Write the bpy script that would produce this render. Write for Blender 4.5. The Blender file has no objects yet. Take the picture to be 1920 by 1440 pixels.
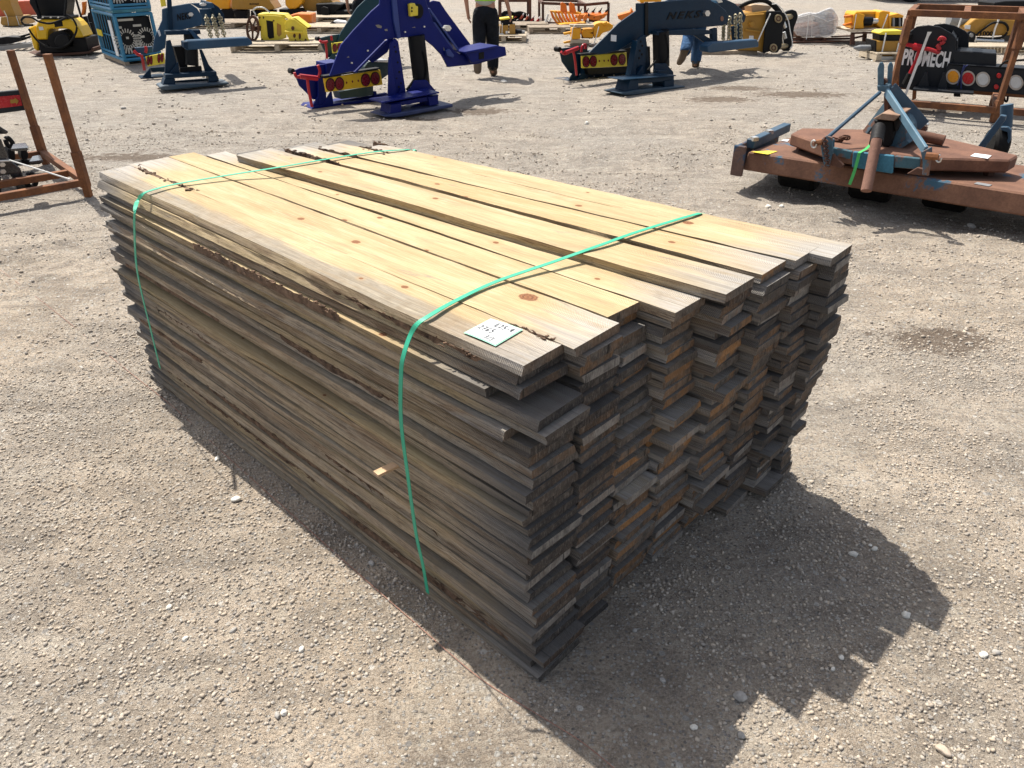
import bpy, bmesh, math, random
import numpy as np
from mathutils import Vector, Matrix, noise
R = math.radians
random.seed(7)
rng = np.random.default_rng(11)
S = bpy.context.scene
COL = S.collection

# ------------------------------------------------------------------ camera, sky, sun, exposure
CAM_H, FPX, PITCH = 1.75, 1390.0, math.atan(820/1390)
cd = bpy.data.cameras.new('camera'); cam = bpy.data.objects.new('camera', cd); COL.objects.link(cam)
cam.location = (0, 0, CAM_H); cam.rotation_euler = (math.pi/2-PITCH, 0, 0)
cd.sensor_width = 36; cd.lens = 36*FPX/1920; cd.clip_start = .05; cd.clip_end = 2000
S.camera = cam
SUN_AZ, SUN_EL = R(-53.5), R(59)                     # azimuth of the direction the light travels in
w = bpy.data.worlds.new('World'); S.world = w; w.use_nodes = True
nt = w.node_tree; sky = nt.nodes.new('ShaderNodeTexSky'); sky.sky_type = 'NISHITA'; sky.sun_disc = False
sky.sun_elevation = SUN_EL; sky.sun_rotation = R(-38); sky.air_density = 1.0; sky.dust_density = 3.0; sky.ozone_density = 1.0
bg = nt.nodes['Background']; hs = nt.nodes.new('ShaderNodeHueSaturation'); hs.inputs['Saturation'].default_value = .55; nt.links.new(sky.outputs[0], hs.inputs['Color']); nt.links.new(hs.outputs[0], bg.inputs[0]); bg.inputs[1].default_value = .102
sl = bpy.data.lights.new('sun', 'SUN'); sl.energy = 4.2; sl.angle = R(.5); sl.color = (1, .94, .84)
so = bpy.data.objects.new('sun', sl); COL.objects.link(so)
ld = Vector((math.cos(SUN_AZ)*math.cos(SUN_EL), math.sin(SUN_AZ)*math.cos(SUN_EL), -math.sin(SUN_EL)))
so.rotation_euler = ld.to_track_quat('-Z', 'Y').to_euler(); so.location = (-3, 4, 8)
S.view_settings.view_transform = 'Standard'; S.view_settings.look = 'None'
S.view_settings.exposure = 0.82; S.view_settings.gamma = 1
S.render.engine = 'CYCLES'

# ------------------------------------------------------------------ measuring helpers (photo 1920x1440 -> real place)
CP, SP = math.cos(PITCH), math.sin(PITCH)
def ray(px, py):
    x = (px-960)/FPX; y = (720-py)/FPX
    return Vector((x, CP+y*SP, -SP+y*CP))
def gp(px, py, z=0.0):
    r = ray(px, py); t = (z-CAM_H)/r.z
    return Vector((0, 0, CAM_H))+r*t
class Plane:
    """an upright plane standing on the ground at a measured spot, turned by yaw degrees; off = metres behind it"""
    def __init__(s, px, py, yaw=0, z=0.0):
        s.o = gp(px, py, z); a = R(yaw)
        s.x = Vector((math.cos(a), math.sin(a), 0)); s.n = Vector((-math.sin(a), math.cos(a), 0)); s.sh = 0.0
    def pt(s, px, py, off=0.0):
        r = ray(px, py); c = Vector((0, 0, CAM_H))
        t = (s.o+s.n*(off+s.sh)-c).dot(s.n)/r.dot(s.n)
        return c+r*t
    def scale(s, px, py, off=0.0):            # metres per photo pixel there
        return (s.pt(px+1, py, off)-s.pt(px, py, off)).length

# ------------------------------------------------------------------ object helpers
def tag(o, label=None, cat=None, group=None, kind=None):
    if label: o['label'] = label
    if cat: o['category'] = cat
    if group: o['group'] = group
    if kind: o['kind'] = kind
    return o
def thing(name, loc, label, cat, group=None):
    o = bpy.data.objects.new(name, None); COL.objects.link(o); o.location = loc; o.empty_display_size = .1
    return tag(o, label, cat, group)
class MB:
    def __init__(s): s.v = []; s.f = []; s.m = []; s.mi = 0
    def add(s, vs, fs):
        b = len(s.v); s.v += [tuple(v) for v in vs]
        for f in fs: s.f.append([i+b for i in f]); s.m.append(s.mi)
        return s
    def loft(s, rings, closed=True, caps=True):
        n = len(rings[0]); vs = [p for r in rings for p in r]; fs = []
        for k in range(len(rings)-1):
            for i in range(n if closed else n-1):
                j = (i+1) % n; fs.append((k*n+i, k*n+j, (k+1)*n+j, (k+1)*n+i))
        if caps: fs.append(list(range(n))[::-1]); fs.append([(len(rings)-1)*n+i for i in range(n)])
        return s.add(vs, fs)
    def prism(s, pl, pts, off=0.0, th=.02):
        a = [pl.pt(x, y, off) for x, y in pts]
        return s.loft([a, [p+pl.n*th for p in a]])
    def poly(s, pts, vec):
        a = [Vector(p) for p in pts]; return s.loft([a, [p+Vector(vec) for p in a]])
    def box(s, c, dx, dy, dz, yaw=0, tilt=None):
        c = Vector(c); m = Matrix.Rotation(R(yaw), 3, 'Z')
        if tilt is not None: m = tilt @ m
        P = []
        for z in (-.5, .5):
            for x, y in ((-.5, -.5), (.5, -.5), (.5, .5), (-.5, .5)): P.append(c+m @ Vector((x*dx, y*dy, z*dz)))
        return s.add(P, [(3, 2, 1, 0), (4, 5, 6, 7), (0, 1, 5, 4), (1, 2, 6, 5), (2, 3, 7, 6), (3, 0, 4, 7)])
    def rod(s, a, b, r=.02, n=10, r2=None):
        return s.tube([a, b], [r, r if r2 is None else r2], n)
    def tube(s, pts, r, n=8, sq=False):
        pts = [Vector(p) for p in pts]; rs = r if isinstance(r, (list, tuple)) else [r]*len(pts)
        rings = []; ref = Vector((0, 0, 1))
        d0 = (pts[1]-pts[0]).normalized()
        if abs(d0.z) > .9: ref = Vector((1, 0, 0))
        for i, p in enumerate(pts):
            d = (pts[min(i+1, len(pts)-1)]-pts[max(i-1, 0)]).normalized()
            x = d.cross(ref).normalized(); y = x.cross(d).normalized(); 
            ph = math.pi/4 if n == 4 else 0
            k = rs[i]*(1.414 if n == 4 else 1)
            rings.append([p+(x*math.cos(ph+2*math.pi*j/n)+y*math.sin(ph+2*math.pi*j/n))*k for j in range(n)])
        return s.loft(rings)
    def disc(s, pl, cx, cy, rx, ry=None, off=0.0, th=.02, n=20):
        ry = rx if ry is None else ry
        return s.prism(pl, [(cx+rx*math.cos(2*math.pi*i/n), cy+ry*math.sin(2*math.pi*i/n)) for i in range(n)], off, th)
    def ring(s, pl, cx, cy, rx, ry, k=.75, off=0.0, th=.02, n=24):
        o = [(cx+rx*math.cos(2*math.pi*i/n), cy+ry*math.sin(2*math.pi*i/n)) for i in range(n)]
        q = [(cx+k*rx*math.cos(2*math.pi*i/n), cy+k*ry*math.sin(2*math.pi*i/n)) for i in range(n)]
        rings = [[pl.pt(*a[i], off)+pl.n*t for a, t in ((o, 0), (o, th), (q, th), (q, 0))] for i in range(n)]
        rings.append(rings[0]); return s.loft(rings, True, False)
    def build(s, name, mat, parent=None, bevel=0, smooth=False, sub=0):
        me = bpy.data.meshes.new(name); org = parent.location if parent is not None and parent.type == 'EMPTY' else None
        v = s.v
        if parent is not None:
            mw = parent_world(parent).inverted(); v = [mw @ Vector(p) for p in v]
        me.from_pydata([tuple(p) for p in v], [], s.f)
        mats = mat if isinstance(mat, (list, tuple)) else [mat]
        for m in mats: me.materials.append(m)
        me.polygons.foreach_set('material_index', s.m)
        bm = bmesh.new(); bm.from_mesh(me); bmesh.ops.recalc_face_normals(bm, faces=bm.faces); bm.to_mesh(me); bm.free()
        if smooth:
            me.polygons.foreach_set('use_smooth', [True]*len(me.polygons))
            try: me.set_sharp_from_angle(angle=R(40))
            except Exception: pass
        o = bpy.data.objects.new(name, me); COL.objects.link(o)
        if parent is not None: o.parent = parent
        if bevel:
            b = o.modifiers.new('edges', 'BEVEL'); b.width = bevel; b.segments = 1; b.limit_method = 'ANGLE'
        return o
def parent_world(o):
    m = Matrix.Translation(o.location) @ o.rotation_euler.to_matrix().to_4x4()
    return parent_world(o.parent) @ m if o.parent else m
def solo(mb, name, mat, label, cat, group=None, bevel=0, smooth=False):
    """a thing that is one mesh: origin moved to its base"""
    a = np.array([tuple(p) for p in mb.v]); c = (a.min(0)+a.max(0))/2; c[2] = a[:, 2].min()
    mb.v = [tuple(p) for p in (a-c)]
    o = mb.build(name, mat, None, bevel, smooth); o.location = c
    return tag(o, label, cat, group)

# ------------------------------------------------------------------ materials
def newmat(name):
    m = bpy.data.materials.new(name); m.use_nodes = True
    return m, m.node_tree, m.node_tree.nodes['Principled BSDF']
class NT:
    def __init__(s, t): s.t = t
    def n(s, ty, **k):
        q = s.t.nodes.new(ty)
        for a, b in k.items():
            if a.startswith('i_'):
                key = a[2:]; key = int(key) if key.isdigit() else key
                q.inputs[key].default_value = b
            else: setattr(q, a, b)
        return q
    def l(s, a, b): s.t.links.new(a, b)
    def math(s, op, a, b=None, clamp=False):
        q = s.n('ShaderNodeMath', operation=op); q.use_clamp = clamp
        for i, v in enumerate((a, b)):
            if v is None: continue
            if isinstance(v, (int, float)): q.inputs[i].default_value = v
            else: s.l(v, q.inputs[i])
        return q.outputs[0]
    def mix(s, f, a, b, mode='MIX'):
        q = s.n('ShaderNodeMix', data_type='RGBA', blend_type=mode); q.clamp_factor = True
        for i, v in ((0, f), (6, a), (7, b)):
            if isinstance(v, (int, float)): q.inputs[i].default_value = v
            elif isinstance(v, tuple): q.inputs[i].default_value = v if len(v) == 4 else (*v, 1)
            else: s.l(v, q.inputs[i])
        return q.outputs[2]
    def ramp(s, f, lo, hi, a=0.0, b=1.0):
        q = s.n('ShaderNodeMapRange'); q.clamp = True
        q.inputs[1].default_value = lo; q.inputs[2].default_value = hi; q.inputs[3].default_value = a; q.inputs[4].default_value = b
        s.l(f, q.inputs[0]); return q.outputs[0]
    def noise(s, vec, scale, detail=4, rough=.55, dist=0.0):
        q = s.n('ShaderNodeTexNoise'); q.inputs['Scale'].default_value = scale; q.inputs['Detail'].default_value = detail
        q.inputs['Roughness'].default_value = rough; q.inputs['Distortion'].default_value = dist
        s.l(vec, q.inputs['Vector']); return q.outputs[0]
    def scale(s, vec, k):
        q = s.n('ShaderNodeVectorMath', operation='MULTIPLY'); s.l(vec, q.inputs[0]); q.inputs[1].default_value = k; return q.outputs[0]
    def attr(s, name, ty='OBJECT'):
        q = s.n('ShaderNodeAttribute'); q.attribute_name = name; q.attribute_type = ty; return q
    def bump(s, h, strength, dist, normal=None):
        q = s.n('ShaderNodeBump'); q.inputs['Strength'].default_value = strength; q.inputs['Distance'].default_value = dist
        s.l(h, q.inputs['Height'])
        if normal is not None: s.l(normal, q.inputs['Normal'])
        return q.outputs[0]
_cache = {}
def paint(name, col, rough=.4, var=.12, metal=0.0, coat=0.0, dust=.25, spec=.35):
    """painted or plastic surface: slight mottling, and pale dust settled in patches"""
    if name in _cache: return _cache[name]
    m, t, b = newmat(name); N = NT(t)
    tc = N.n('ShaderNodeTexCoord').outputs['Object']
    n1 = N.noise(tc, 6, 5, .6); n2 = N.noise(tc, 45, 3, .6); n3 = N.noise(tc, 2.2, 6, .65)
    c = N.mix(N.ramp(n1, .3, .7, 0, 1), tuple(x*(1-var) for x in col), tuple(min(1, x*(1+var)) for x in col))
    c = N.mix(N.math('MULTIPLY', N.ramp(n3, .5, .75, 0, dust), N.ramp(n2, .3, .6)), c, (.30, .27, .23))
    N.l(c, b.inputs['Base Color'])
    N.l(N.ramp(n2, .3, .7, max(.05, rough-.08), min(1, rough+.15)), b.inputs['Roughness'])
    b.inputs['Specular IOR Level'].default_value = spec; b.inputs['Metallic'].default_value = metal; b.inputs['Coat Weight'].default_value = coat; b.inputs['Coat Roughness'].default_value = .15
    N.l(N.bump(n2, .08, .004), b.inputs['Normal'])
    _cache[name] = m; return m
def rust(name, base=(.16, .06, .032), light=(.30, .13, .06), patch=None, amount=.5):
    if name in _cache: return _cache[name]
    m, t, b = newmat(name); N = NT(t)
    tc = N.n('ShaderNodeTexCoord').outputs['Object']
    n1 = N.noise(tc, 5, 8, .65); n2 = N.noise(tc, 60, 4, .7); n3 = N.noise(tc, 2.5, 9, .7, .3)
    c = N.mix(N.ramp(n1, .35, .65), base, light)
    c = N.mix(N.ramp(n2, .35, .75, 0, .5), c, tuple(x*.5 for x in base))
    if patch: c = N.mix(N.ramp(n3, amount, amount+.04), c, patch)
    N.l(c, b.inputs['Base Color']); b.inputs['Roughness'].default_value = .85
    N.l(N.bump(n2, .25, .004), b.inputs['Normal'])
    _cache[name] = m; return m
def wood_plain(name, a=(.20, .15, .10), c2=(.36, .29, .21)):
    if name in _cache: return _cache[name]
    m, t, b = newmat(name); N = NT(t)
    tc = N.n('ShaderNodeTexCoord').outputs['Object']
    n1 = N.noise(tc, 9, 7, .7, .5); n2 = N.noise(N.scale(tc, (8, 8, 60)), 3, 4, .6)
    c = N.mix(N.ramp(n1, .3, .7), a, c2); c = N.mix(N.ramp(n2, .5, .8, 0, .5), c, tuple(x*.4 for x in a))
    N.l(c, b.inputs['Base Color']); b.inputs['Roughness'].default_value = .85; N.l(N.bump(n1, .2, .005), b.inputs['Normal'])
    _cache[name] = m; return m

def board_material(kind):
    """rough sawn pine: kind = face (sawn top and underside), edge (long narrow side) or end (cross-cut)"""
    m, t, b = newmat('sawn_wood_'+kind); N = NT(t)
    tc = N.n('ShaderNodeTexCoord').outputs['Object']
    rnd = N.n('ShaderNodeObjectInfo').outputs['Random']
    off = N.n('ShaderNodeCombineXYZ'); N.l(N.math('MULTIPLY', rnd, 37.0), off.inputs[0]); N.l(N.math('MULTIPLY', rnd, 91.0), off.inputs[1]); N.l(N.math('MULTIPLY', rnd, 53.0), off.inputs[2])
    ad = N.n('ShaderNodeVectorMath', operation='ADD'); N.l(tc, ad.inputs[0]); N.l(off.outputs[0], ad.inputs[1]); vec = ad.outputs[0]
    sx = N.n('ShaderNodeSeparateXYZ'); N.l(tc, sx.inputs[0]); X = sx.outputs[0]; Y = sx.outputs[1]
    gray = N.attr('weathering').outputs['Fac']; half = N.attr('half_length').outputs['Fac']; warm = N.attr('warmth').outputs['Fac']; dark = N.attr('stain').outputs['Fac']
    grain = N.noise(N.scale(vec, (2.2, 70, 70)), 1.0, 6, .6, .6)
    broad = N.noise(N.scale(vec, (1.4, 9, 9)), 1.0, 5, .6, .8)
    fine = N.noise(vec, 260, 3, .7)
    mott = N.noise(vec, 28, 5, .65)
    wv = N.n('ShaderNodeTexWave', wave_type='BANDS', bands_direction='X'); wv.inputs['Scale'].default_value = 62; wv.inputs['Distortion'].default_value = 3.2; wv.inputs['Detail'].default_value = 3; wv.inputs['Detail Scale'].default_value = .5
    # blade marks bow slightly across the board
    bow = N.math('MULTIPLY', N.math('MULTIPLY', Y, Y), 6.0)
    cb = N.n('ShaderNodeCombineXYZ'); N.l(N.math('ADD', N.math('ADD', X, bow), N.math('MULTIPLY', rnd, 5.0)), cb.inputs[0]); N.l(Y, cb.inputs[1]); N.l(cb.outputs[0], wv.inputs['Vector'])
    saw = wv.outputs['Fac']
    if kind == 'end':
        c = N.mix(N.ramp(mott, .3, .7), (.05, .044, .04), (.18, .155, .13))  # cut ends kept dark, their shade painted into the colour
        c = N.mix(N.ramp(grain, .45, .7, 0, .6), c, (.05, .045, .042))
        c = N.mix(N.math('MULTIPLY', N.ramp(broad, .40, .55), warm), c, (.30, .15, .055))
        c = N.mix(N.math('MULTIPLY', N.ramp(dark, .2, 1, 0, .95), N.ramp(mott, .7, .35, .55, 1)), c, (.018, .017, .019))  # real dark stain and painted end shade in one mix
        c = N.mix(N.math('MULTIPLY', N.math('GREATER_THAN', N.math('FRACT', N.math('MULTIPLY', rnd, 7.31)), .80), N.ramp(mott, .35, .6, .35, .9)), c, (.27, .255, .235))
        # drying cracks run through the thickness
        cr = N.noise(N.scale(vec, (1, 75, 6)), 1.0, 4, .7, .5)
        hr = N.noise(N.scale(vec, (30, 260, 60)), 1.0, 5, .75)
        c = N.mix(N.ramp(hr, .45, .7, 0, .6), c, (.035, .03, .028)); c = N.mix(N.ramp(hr, .30, .48, .5, 0), c, (.30, .275, .245))
        c = N.mix(N.ramp(cr, .61, .65, 0, .9), c, (.012, .011, .01))
        N.l(N.bump(N.math('ADD', fine, N.math('MULTIPLY', cr, -1.2)), .5, .004), b.inputs['Normal'])
    else:
        hair0 = N.noise(N.scale(vec, (5, 330, 330)), 1.0, 6, .72, .3)
        fresh = N.mix(N.ramp(broad, .3, .7), (.36, .265, .135), (.56, .45, .265))
        fresh = N.mix(N.ramp(grain, .45, .75, 0, .35), fresh, (.41, .28, .14))
        fresh = N.mix(N.math('MULTIPLY', warm, .45), fresh, (.46, .27, .105))
        hair = hair0
        grey = N.mix(N.ramp(mott, .3, .7), (.235, .19, .135) if kind == 'face' else (.34, .255, .17), (.36, .32, .26) if kind == 'face' else (.56, .455, .33))
        grey = N.mix(N.ramp(grain, .5, .72, 0, .7), grey, (.10, .085, .07))
        silver = N.mix(N.ramp(grain, .3, .7), (.27, .255, .24), (.44, .43, .42))
        # weathered zones: the ends, plus irregular fields
        ax = N.math('ABSOLUTE', X); de = N.math('SUBTRACT', half, ax)
        wob = N.math('MULTIPLY', N.math('SUBTRACT', broad, .5), .5)
        endf = N.ramp(N.math('ADD', de, wob), .02, .26, 1, 0)
        field = N.noise(N.scale(vec, (1.1, 5, 5)), 1.0, 7, .6, .4)
        outer = N.attr('outer_grey').outputs['Fac']
        jag = N.math('ADD', N.math('MULTIPLY', N.math('SUBTRACT', hair0, .5), .5), N.math('MULTIPLY', N.math('SUBTRACT', saw, .5), .16))
        gsum = N.math('ADD', N.math('ADD', N.math('MULTIPLY', N.math('SUBTRACT', field, .5), 1.6), gray), N.math('ADD', jag, N.math('MULTIPLY', outer, N.ramp(Y, .03, -.035, -.25, .5))))
        gf = N.ramp(gsum, .44, .60)
        if kind == 'edge':
            gf = N.ramp(N.math('ADD', N.math('MULTIPLY', N.math('SUBTRACT', field, .5), 1.2), gray), .28, .6)
        c = N.mix(gf, fresh, grey); c = N.mix(N.math('MULTIPLY', endf, N.ramp(gray, -.2, .3, .55, 1)), c, silver)
        # blue stain
        bs = N.noise(N.scale(vec, (3, 14, 14)), 1.0, 8, .75, .6)
        c = N.mix(N.ramp(bs, .60, .68, 0, .6), c, (.16, .155, .15))
        c = N.mix(N.ramp(N.noise(vec, 1.6, 3, .5), .55, .7, 0, .25), c, (.42, .25, .11))
        if kind == 'face':
            c = N.mix(N.math('MULTIPLY', N.ramp(saw, .35, .9), N.math('ADD', N.math('MULTIPLY', gf, .34), .10)), c, (.11, .095, .075))
            c = N.mix(N.ramp(hair, .48, .72, 0, .55), c, (.24, .175, .095)); c = N.mix(N.ramp(hair, .5, .32, 0, .4), c, (.66, .57, .40)); c = N.mix(N.math('MULTIPLY', N.ramp(mott, .55, .7, 0, .35), gf), c, (.13, .115, .095)); blot = N.noise(N.scale(vec, (2.2, 16, 16)), 1.0, 8, .75, 1.0); c = N.mix(N.ramp(blot, .52, .66, 0, .55), c, (.30, .225, .135)); c = N.mix(N.ramp(blot, .46, .34, 0, .3), c, (.62, .54, .40))
            ck = N.noise(N.scale(vec, (1.1, 120, 1)), 1.0, 3, .5, .6); c = N.mix(N.math('MULTIPLY', N.ramp(ck, .70, .725, 0, .8), N.ramp(de, .05, .55, 1, .35)), c, (.05, .038, .028))
            for kn in ('knot_a', 'knot_b', 'knot_c'):          # (x, y, radius) of each knot on this plank
                ks = N.n('ShaderNodeSeparateXYZ'); N.l(N.attr(kn).outputs['Vector'], ks.inputs[0])
                dx = N.math('MULTIPLY', N.math('SUBTRACT', X, ks.outputs[0]), .75); dy = N.math('SUBTRACT', Y, ks.outputs[1])
                kd = N.math('SQRT', N.math('ADD', N.math('MULTIPLY', dx, dx), N.math('MULTIPLY', dy, dy)))
                kd = N.math('ADD', N.math('DIVIDE', kd, N.math('MAXIMUM', ks.outputs[2], .001)), N.math('MULTIPLY', N.math('SUBTRACT', mott, .5), .9))
                c = N.mix(N.ramp(kd, 3.4, 1.0, 0, .45), c, (.40, .27, .13))
                c = N.mix(N.ramp(kd, 1.15, .85), c, N.mix(N.ramp(N.math('SINE', N.math('MULTIPLY', kd, 16.0)), -1, 1), (.27, .12, .05), (.15, .06, .028)))
        else:
            c = N.mix(N.ramp(mott, .55, .8, 0, .7), c, (.085, .06, .042))
            c = N.mix(N.math('MULTIPLY', N.ramp(broad, .52, .62), .75), c, (.21, .125, .065))
            c = N.mix(N.ramp(hair, .34, .55, .6, 0), c, (.56, .465, .335))
            c = N.mix(N.ramp(hair, .50, .66, 0, .8), c, (.07, .052, .038))
            comb = N.math('MULTIPLY', N.ramp(saw, .5, .8), N.ramp(N.noise(N.scale(vec, (1.3, 20, 20)), 1.0, 4, .5), .52, .60, 0, .5))
            c = N.mix(comb, c, (.08, .065, .05))
            crk = N.noise(N.scale(vec, (1.6, 190, 190)), 1.0, 4, .6, .8)
            c = N.mix(N.ramp(crk, .66, .70, 0, .9), c, (.018, .014, .012))
        c = N.mix(N.math('MULTIPLY', dark, N.ramp(de, .02, .40, .8, .12)), c, (.055, .052, .052))  # painted shade on plank surfaces towards the ends, along with dark stain
        h = N.math('ADD', N.math('MULTIPLY', saw, .5), N.math('ADD', fine, N.math('MULTIPLY', N.math('ADD', grain, hair), .9)))
        N.l(N.bump(h, .8 if kind == 'edge' else .5, .004), b.inputs['Normal'])
    N.l(c, b.inputs['Base Color']); b.inputs['Roughness'].default_value = .82; b.inputs['Specular IOR Level'].default_value = .3
    return m
MF, ME, MEND = board_material('face'), board_material('edge'), board_material('end')
def bark_material():
    m, t, b = newmat('bark'); N = NT(t); tc = N.n('ShaderNodeTexCoord').outputs['Object']
    n1 = N.noise(tc, 30, 6, .7); n2 = N.noise(tc, 150, 3, .7)
    c = N.mix(N.ramp(n1, .35, .65), (.06, .035, .022), (.24, .15, .095)); c = N.mix(N.ramp(n2, .5, .8, 0, .6), c, (.03, .02, .015))
    N.l(c, b.inputs['Base Color']); b.inputs['Roughness'].default_value = .95; N.l(N.bump(n2, .8, .01), b.inputs['Normal']); return m
M_BARK = bark_material()

# ------------------------------------------------------------------ ground
def vnoise(x, y, seed):
    """smooth value noise on arrays"""
    xi = np.floor(x).astype(np.int64); yi = np.floor(y).astype(np.int64); xf = x-xi; yf = y-yi
    def h(a, b):
        n = (a*374761393+b*668265263+seed*1442695041) & 0xffffffff
        n = ((n ^ (n >> 13))*1274126177) & 0xffffffff
        return ((n ^ (n >> 16)) & 0xffff)/65535.0
    u = xf*xf*(3-2*xf); v = yf*yf*(3-2*yf)
    return (h(xi, yi)*(1-u)+h(xi+1, yi)*u)*(1-v)+(h(xi, yi+1)*(1-u)+h(xi+1, yi+1)*u)*v
def ground_z(x, y):
    x = np.asarray(x, float); y = np.asarray(y, float)
    d = np.hypot(x, y)
    z = (vnoise(x*1.3, y*1.3, 1)-.5)*.022+(vnoise(x*4.1, y*4.1, 2)-.5)*.012+(vnoise(x*13, y*13, 3)-.5)*.006+(vnoise(x*37, y*37, 4)-.5)*.0045*(d < 9)
    # faint tyre ruts crossing the yard
    for (ax, ay, ang, wd, amp) in ((0, 4.9, 8, .28, .02), (0, 6.9, 5, .3, .026), (0, 8.4, -7, .3, .028), (0, 12.8, -3, .4, .03), (0, 16.5, 4, .5, .04), (3, 6.2, 14, .25, .02), (-2.4, 1.4, 38, .16, .008), (3.2, 3.6, -52, .25, .014)):
        a = math.radians(ang); q = -(x-ax)*math.sin(a)+(y-ay)*math.cos(a)+(vnoise(x*.6, y*.6, 9)-.5)*.35
        tread = .5+.5*np.sin((x*math.cos(a)+y*math.sin(a))*38+np.abs(q)*30)
        z = z-np.exp(-(q/wd)**4)*amp*(.6+.4*tread)+np.exp(-((np.abs(q)-wd*1.15)/.09)**2)*amp*.7
    # trodden flat under the timber pile
    near = np.exp(-(((x-.0)/1.9)**2+((y-2.6)/1.5)**2)**2)
    return z*(1-.6*near)
def axis(dense0, dense1, step, far0, far1):
    a = list(np.arange(dense0, dense1, step)); s = step
    while a[-1] < far1: s *= 1.06; a.append(a[-1]+s)
    s = step
    while a[0] > far0: s *= 1.06; a.insert(0, a[0]-s)
    return np.array(a)
gx = axis(-3.2, 3.6, .016, -420, 420); gy = axis(.4, 4.6, .016, -60, 700)
GX, GY = np.meshgrid(gx, gy); GZ = ground_z(GX, GY)
nx, ny = len(gx), len(gy)
idx = np.arange(nx*ny).reshape(ny, nx)
quads = np.stack([idx[:-1, :-1], idx[:-1, 1:], idx[1:, 1:], idx[1:, :-1]], -1).reshape(-1, 4)
def np_mesh(name, verts, faces, k):
    me = bpy.data.meshes.new(name); me.vertices.add(len(verts)); me.vertices.foreach_set('co', verts.astype(np.float32).ravel())
    me.loops.add(faces.size); me.loops.foreach_set('vertex_index', faces.astype(np.int32).ravel())
    me.polygons.add(len(faces)); me.polygons.foreach_set('loop_start', np.arange(0, faces.size, k, dtype=np.int32))
    me.update(calc_edges=True); return me
gm = np_mesh('ground', np.stack([GX, GY, GZ], -1).reshape(-1, 3), quads, 4)
gm.polygons.foreach_set('use_smooth', [True]*len(gm.polygons))
def ground_material():
    m, t, b = newmat('gravel_yard'); N = NT(t)
    P = N.n('ShaderNodeNewGeometry').outputs['Position']
    big = N.noise(P, .35, 5, .6); mid = N.noise(P, 2.1, 6, .6, .3); sm = N.noise(P, 11, 6, .65); fi = N.noise(P, 90, 5, .75); grit = N.noise(P, 420, 3, .7)
    c = N.mix(N.ramp(mid, .38, .58), (.33, .268, .205), (.53, .435, .335))
    c = N.mix(N.ramp(big, .42, .6, 0, .65), c, (.345, .325, .295))
    tl_ = N.noise(N.scale(P, (1, 2.4, 1)), 2.6, 8, .72, .5)
    lane = N.n('ShaderNodeSeparateXYZ'); N.l(P, lane.inputs[0]); c = N.mix(N.ramp(lane.outputs[1], 3.6, 6.5, 0, .5), c, (.285, .265, .24))
    c = N.mix(N.ramp(tl_, .50, .60, 0, .55), c, (.19, .165, .14)); c = N.mix(N.ramp(tl_, .45, .37, 0, .55), c, (.50, .45, .38))
    c = N.mix(N.ramp(sm, .50, .68, 0, .5), c, (.22, .185, .15)); c = N.mix(N.ramp(sm, .44, .34, 0, .5), c, (.47, .425, .35))
    # crushed stone: two sizes of cells, each its own grey
    def cells(scale, lo, hi):
        v = N.n('ShaderNodeTexVoronoi', feature='F1'); v.inputs['Scale'].default_value = scale; N.l(P, v.inputs['Vector'])
        s = N.n('ShaderNodeSeparateColor'); N.l(v.outputs['Color'], s.inputs[0])
        return v.outputs['Distance'], s.outputs[0], s.outputs[1]
    d1, r1, s1 = cells(95, 0, 1); d2, r2, s2 = cells(210, 0, 1); d3, r3, s3 = cells(38, 0, 1)
    c = N.mix(N.math('MULTIPLY', N.ramp(r2, .35, .8), N.ramp(d2, .55, .3, 0, .6)), c, (.47, .43, .38))
    c = N.mix(N.ramp(fi, .48, .66, 0, .62), c, (.14, .118, .098)); c = N.mix(N.ramp(fi, .46, .34, 0, .55), c, (.52, .475, .40))  # dark flecks paint in the shade of crevices between the grit
    c = N.mix(N.math('MULTIPLY', N.math('GREATER_THAN', s1, .62), N.ramp(d1, .50, .36)), c, N.mix(r1, (.20, .18, .165), (.56, .53, .48)))
    c = N.mix(N.math('MULTIPLY', N.math('GREATER_THAN', s3, .93), N.ramp(d3, .40, .30)), c, N.mix(r3, (.25, .235, .22), (.60, .57, .52)))
    # damp, freshly scraped soil patches
    soil = N.noise(N.scale(P, (.45, 1.3, 1)), 1.0, 7, .7, .4)
    c = N.mix(N.math('MULTIPLY', N.ramp(soil, .62, .70, 0, .7), N.ramp(sm, .40, .60)), c, (.125, .088, .062))
    sp = N.n('ShaderNodeSeparateXYZ'); N.l(P, sp.inputs[0])
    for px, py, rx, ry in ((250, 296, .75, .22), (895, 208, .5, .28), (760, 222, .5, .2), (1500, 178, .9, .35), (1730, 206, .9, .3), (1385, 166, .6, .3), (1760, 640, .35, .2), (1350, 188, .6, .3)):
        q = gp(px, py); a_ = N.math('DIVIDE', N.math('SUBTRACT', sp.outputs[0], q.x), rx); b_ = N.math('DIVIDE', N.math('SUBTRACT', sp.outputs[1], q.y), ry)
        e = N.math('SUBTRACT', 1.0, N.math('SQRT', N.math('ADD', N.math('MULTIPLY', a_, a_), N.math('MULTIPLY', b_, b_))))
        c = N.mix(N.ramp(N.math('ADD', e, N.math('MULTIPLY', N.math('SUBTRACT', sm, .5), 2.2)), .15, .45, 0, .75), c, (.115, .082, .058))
    N.l(c, b.inputs['Base Color']); b.inputs['Roughness'].default_value = .93; b.inputs['Specular IOR Level'].default_value = .2
    h = N.math('ADD', N.math('MULTIPLY', N.ramp(d1, .0, .6, 1, 0), N.ramp(s1, .5, .7, .25, 1)), N.math('MULTIPLY', fi, 1.3))
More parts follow.
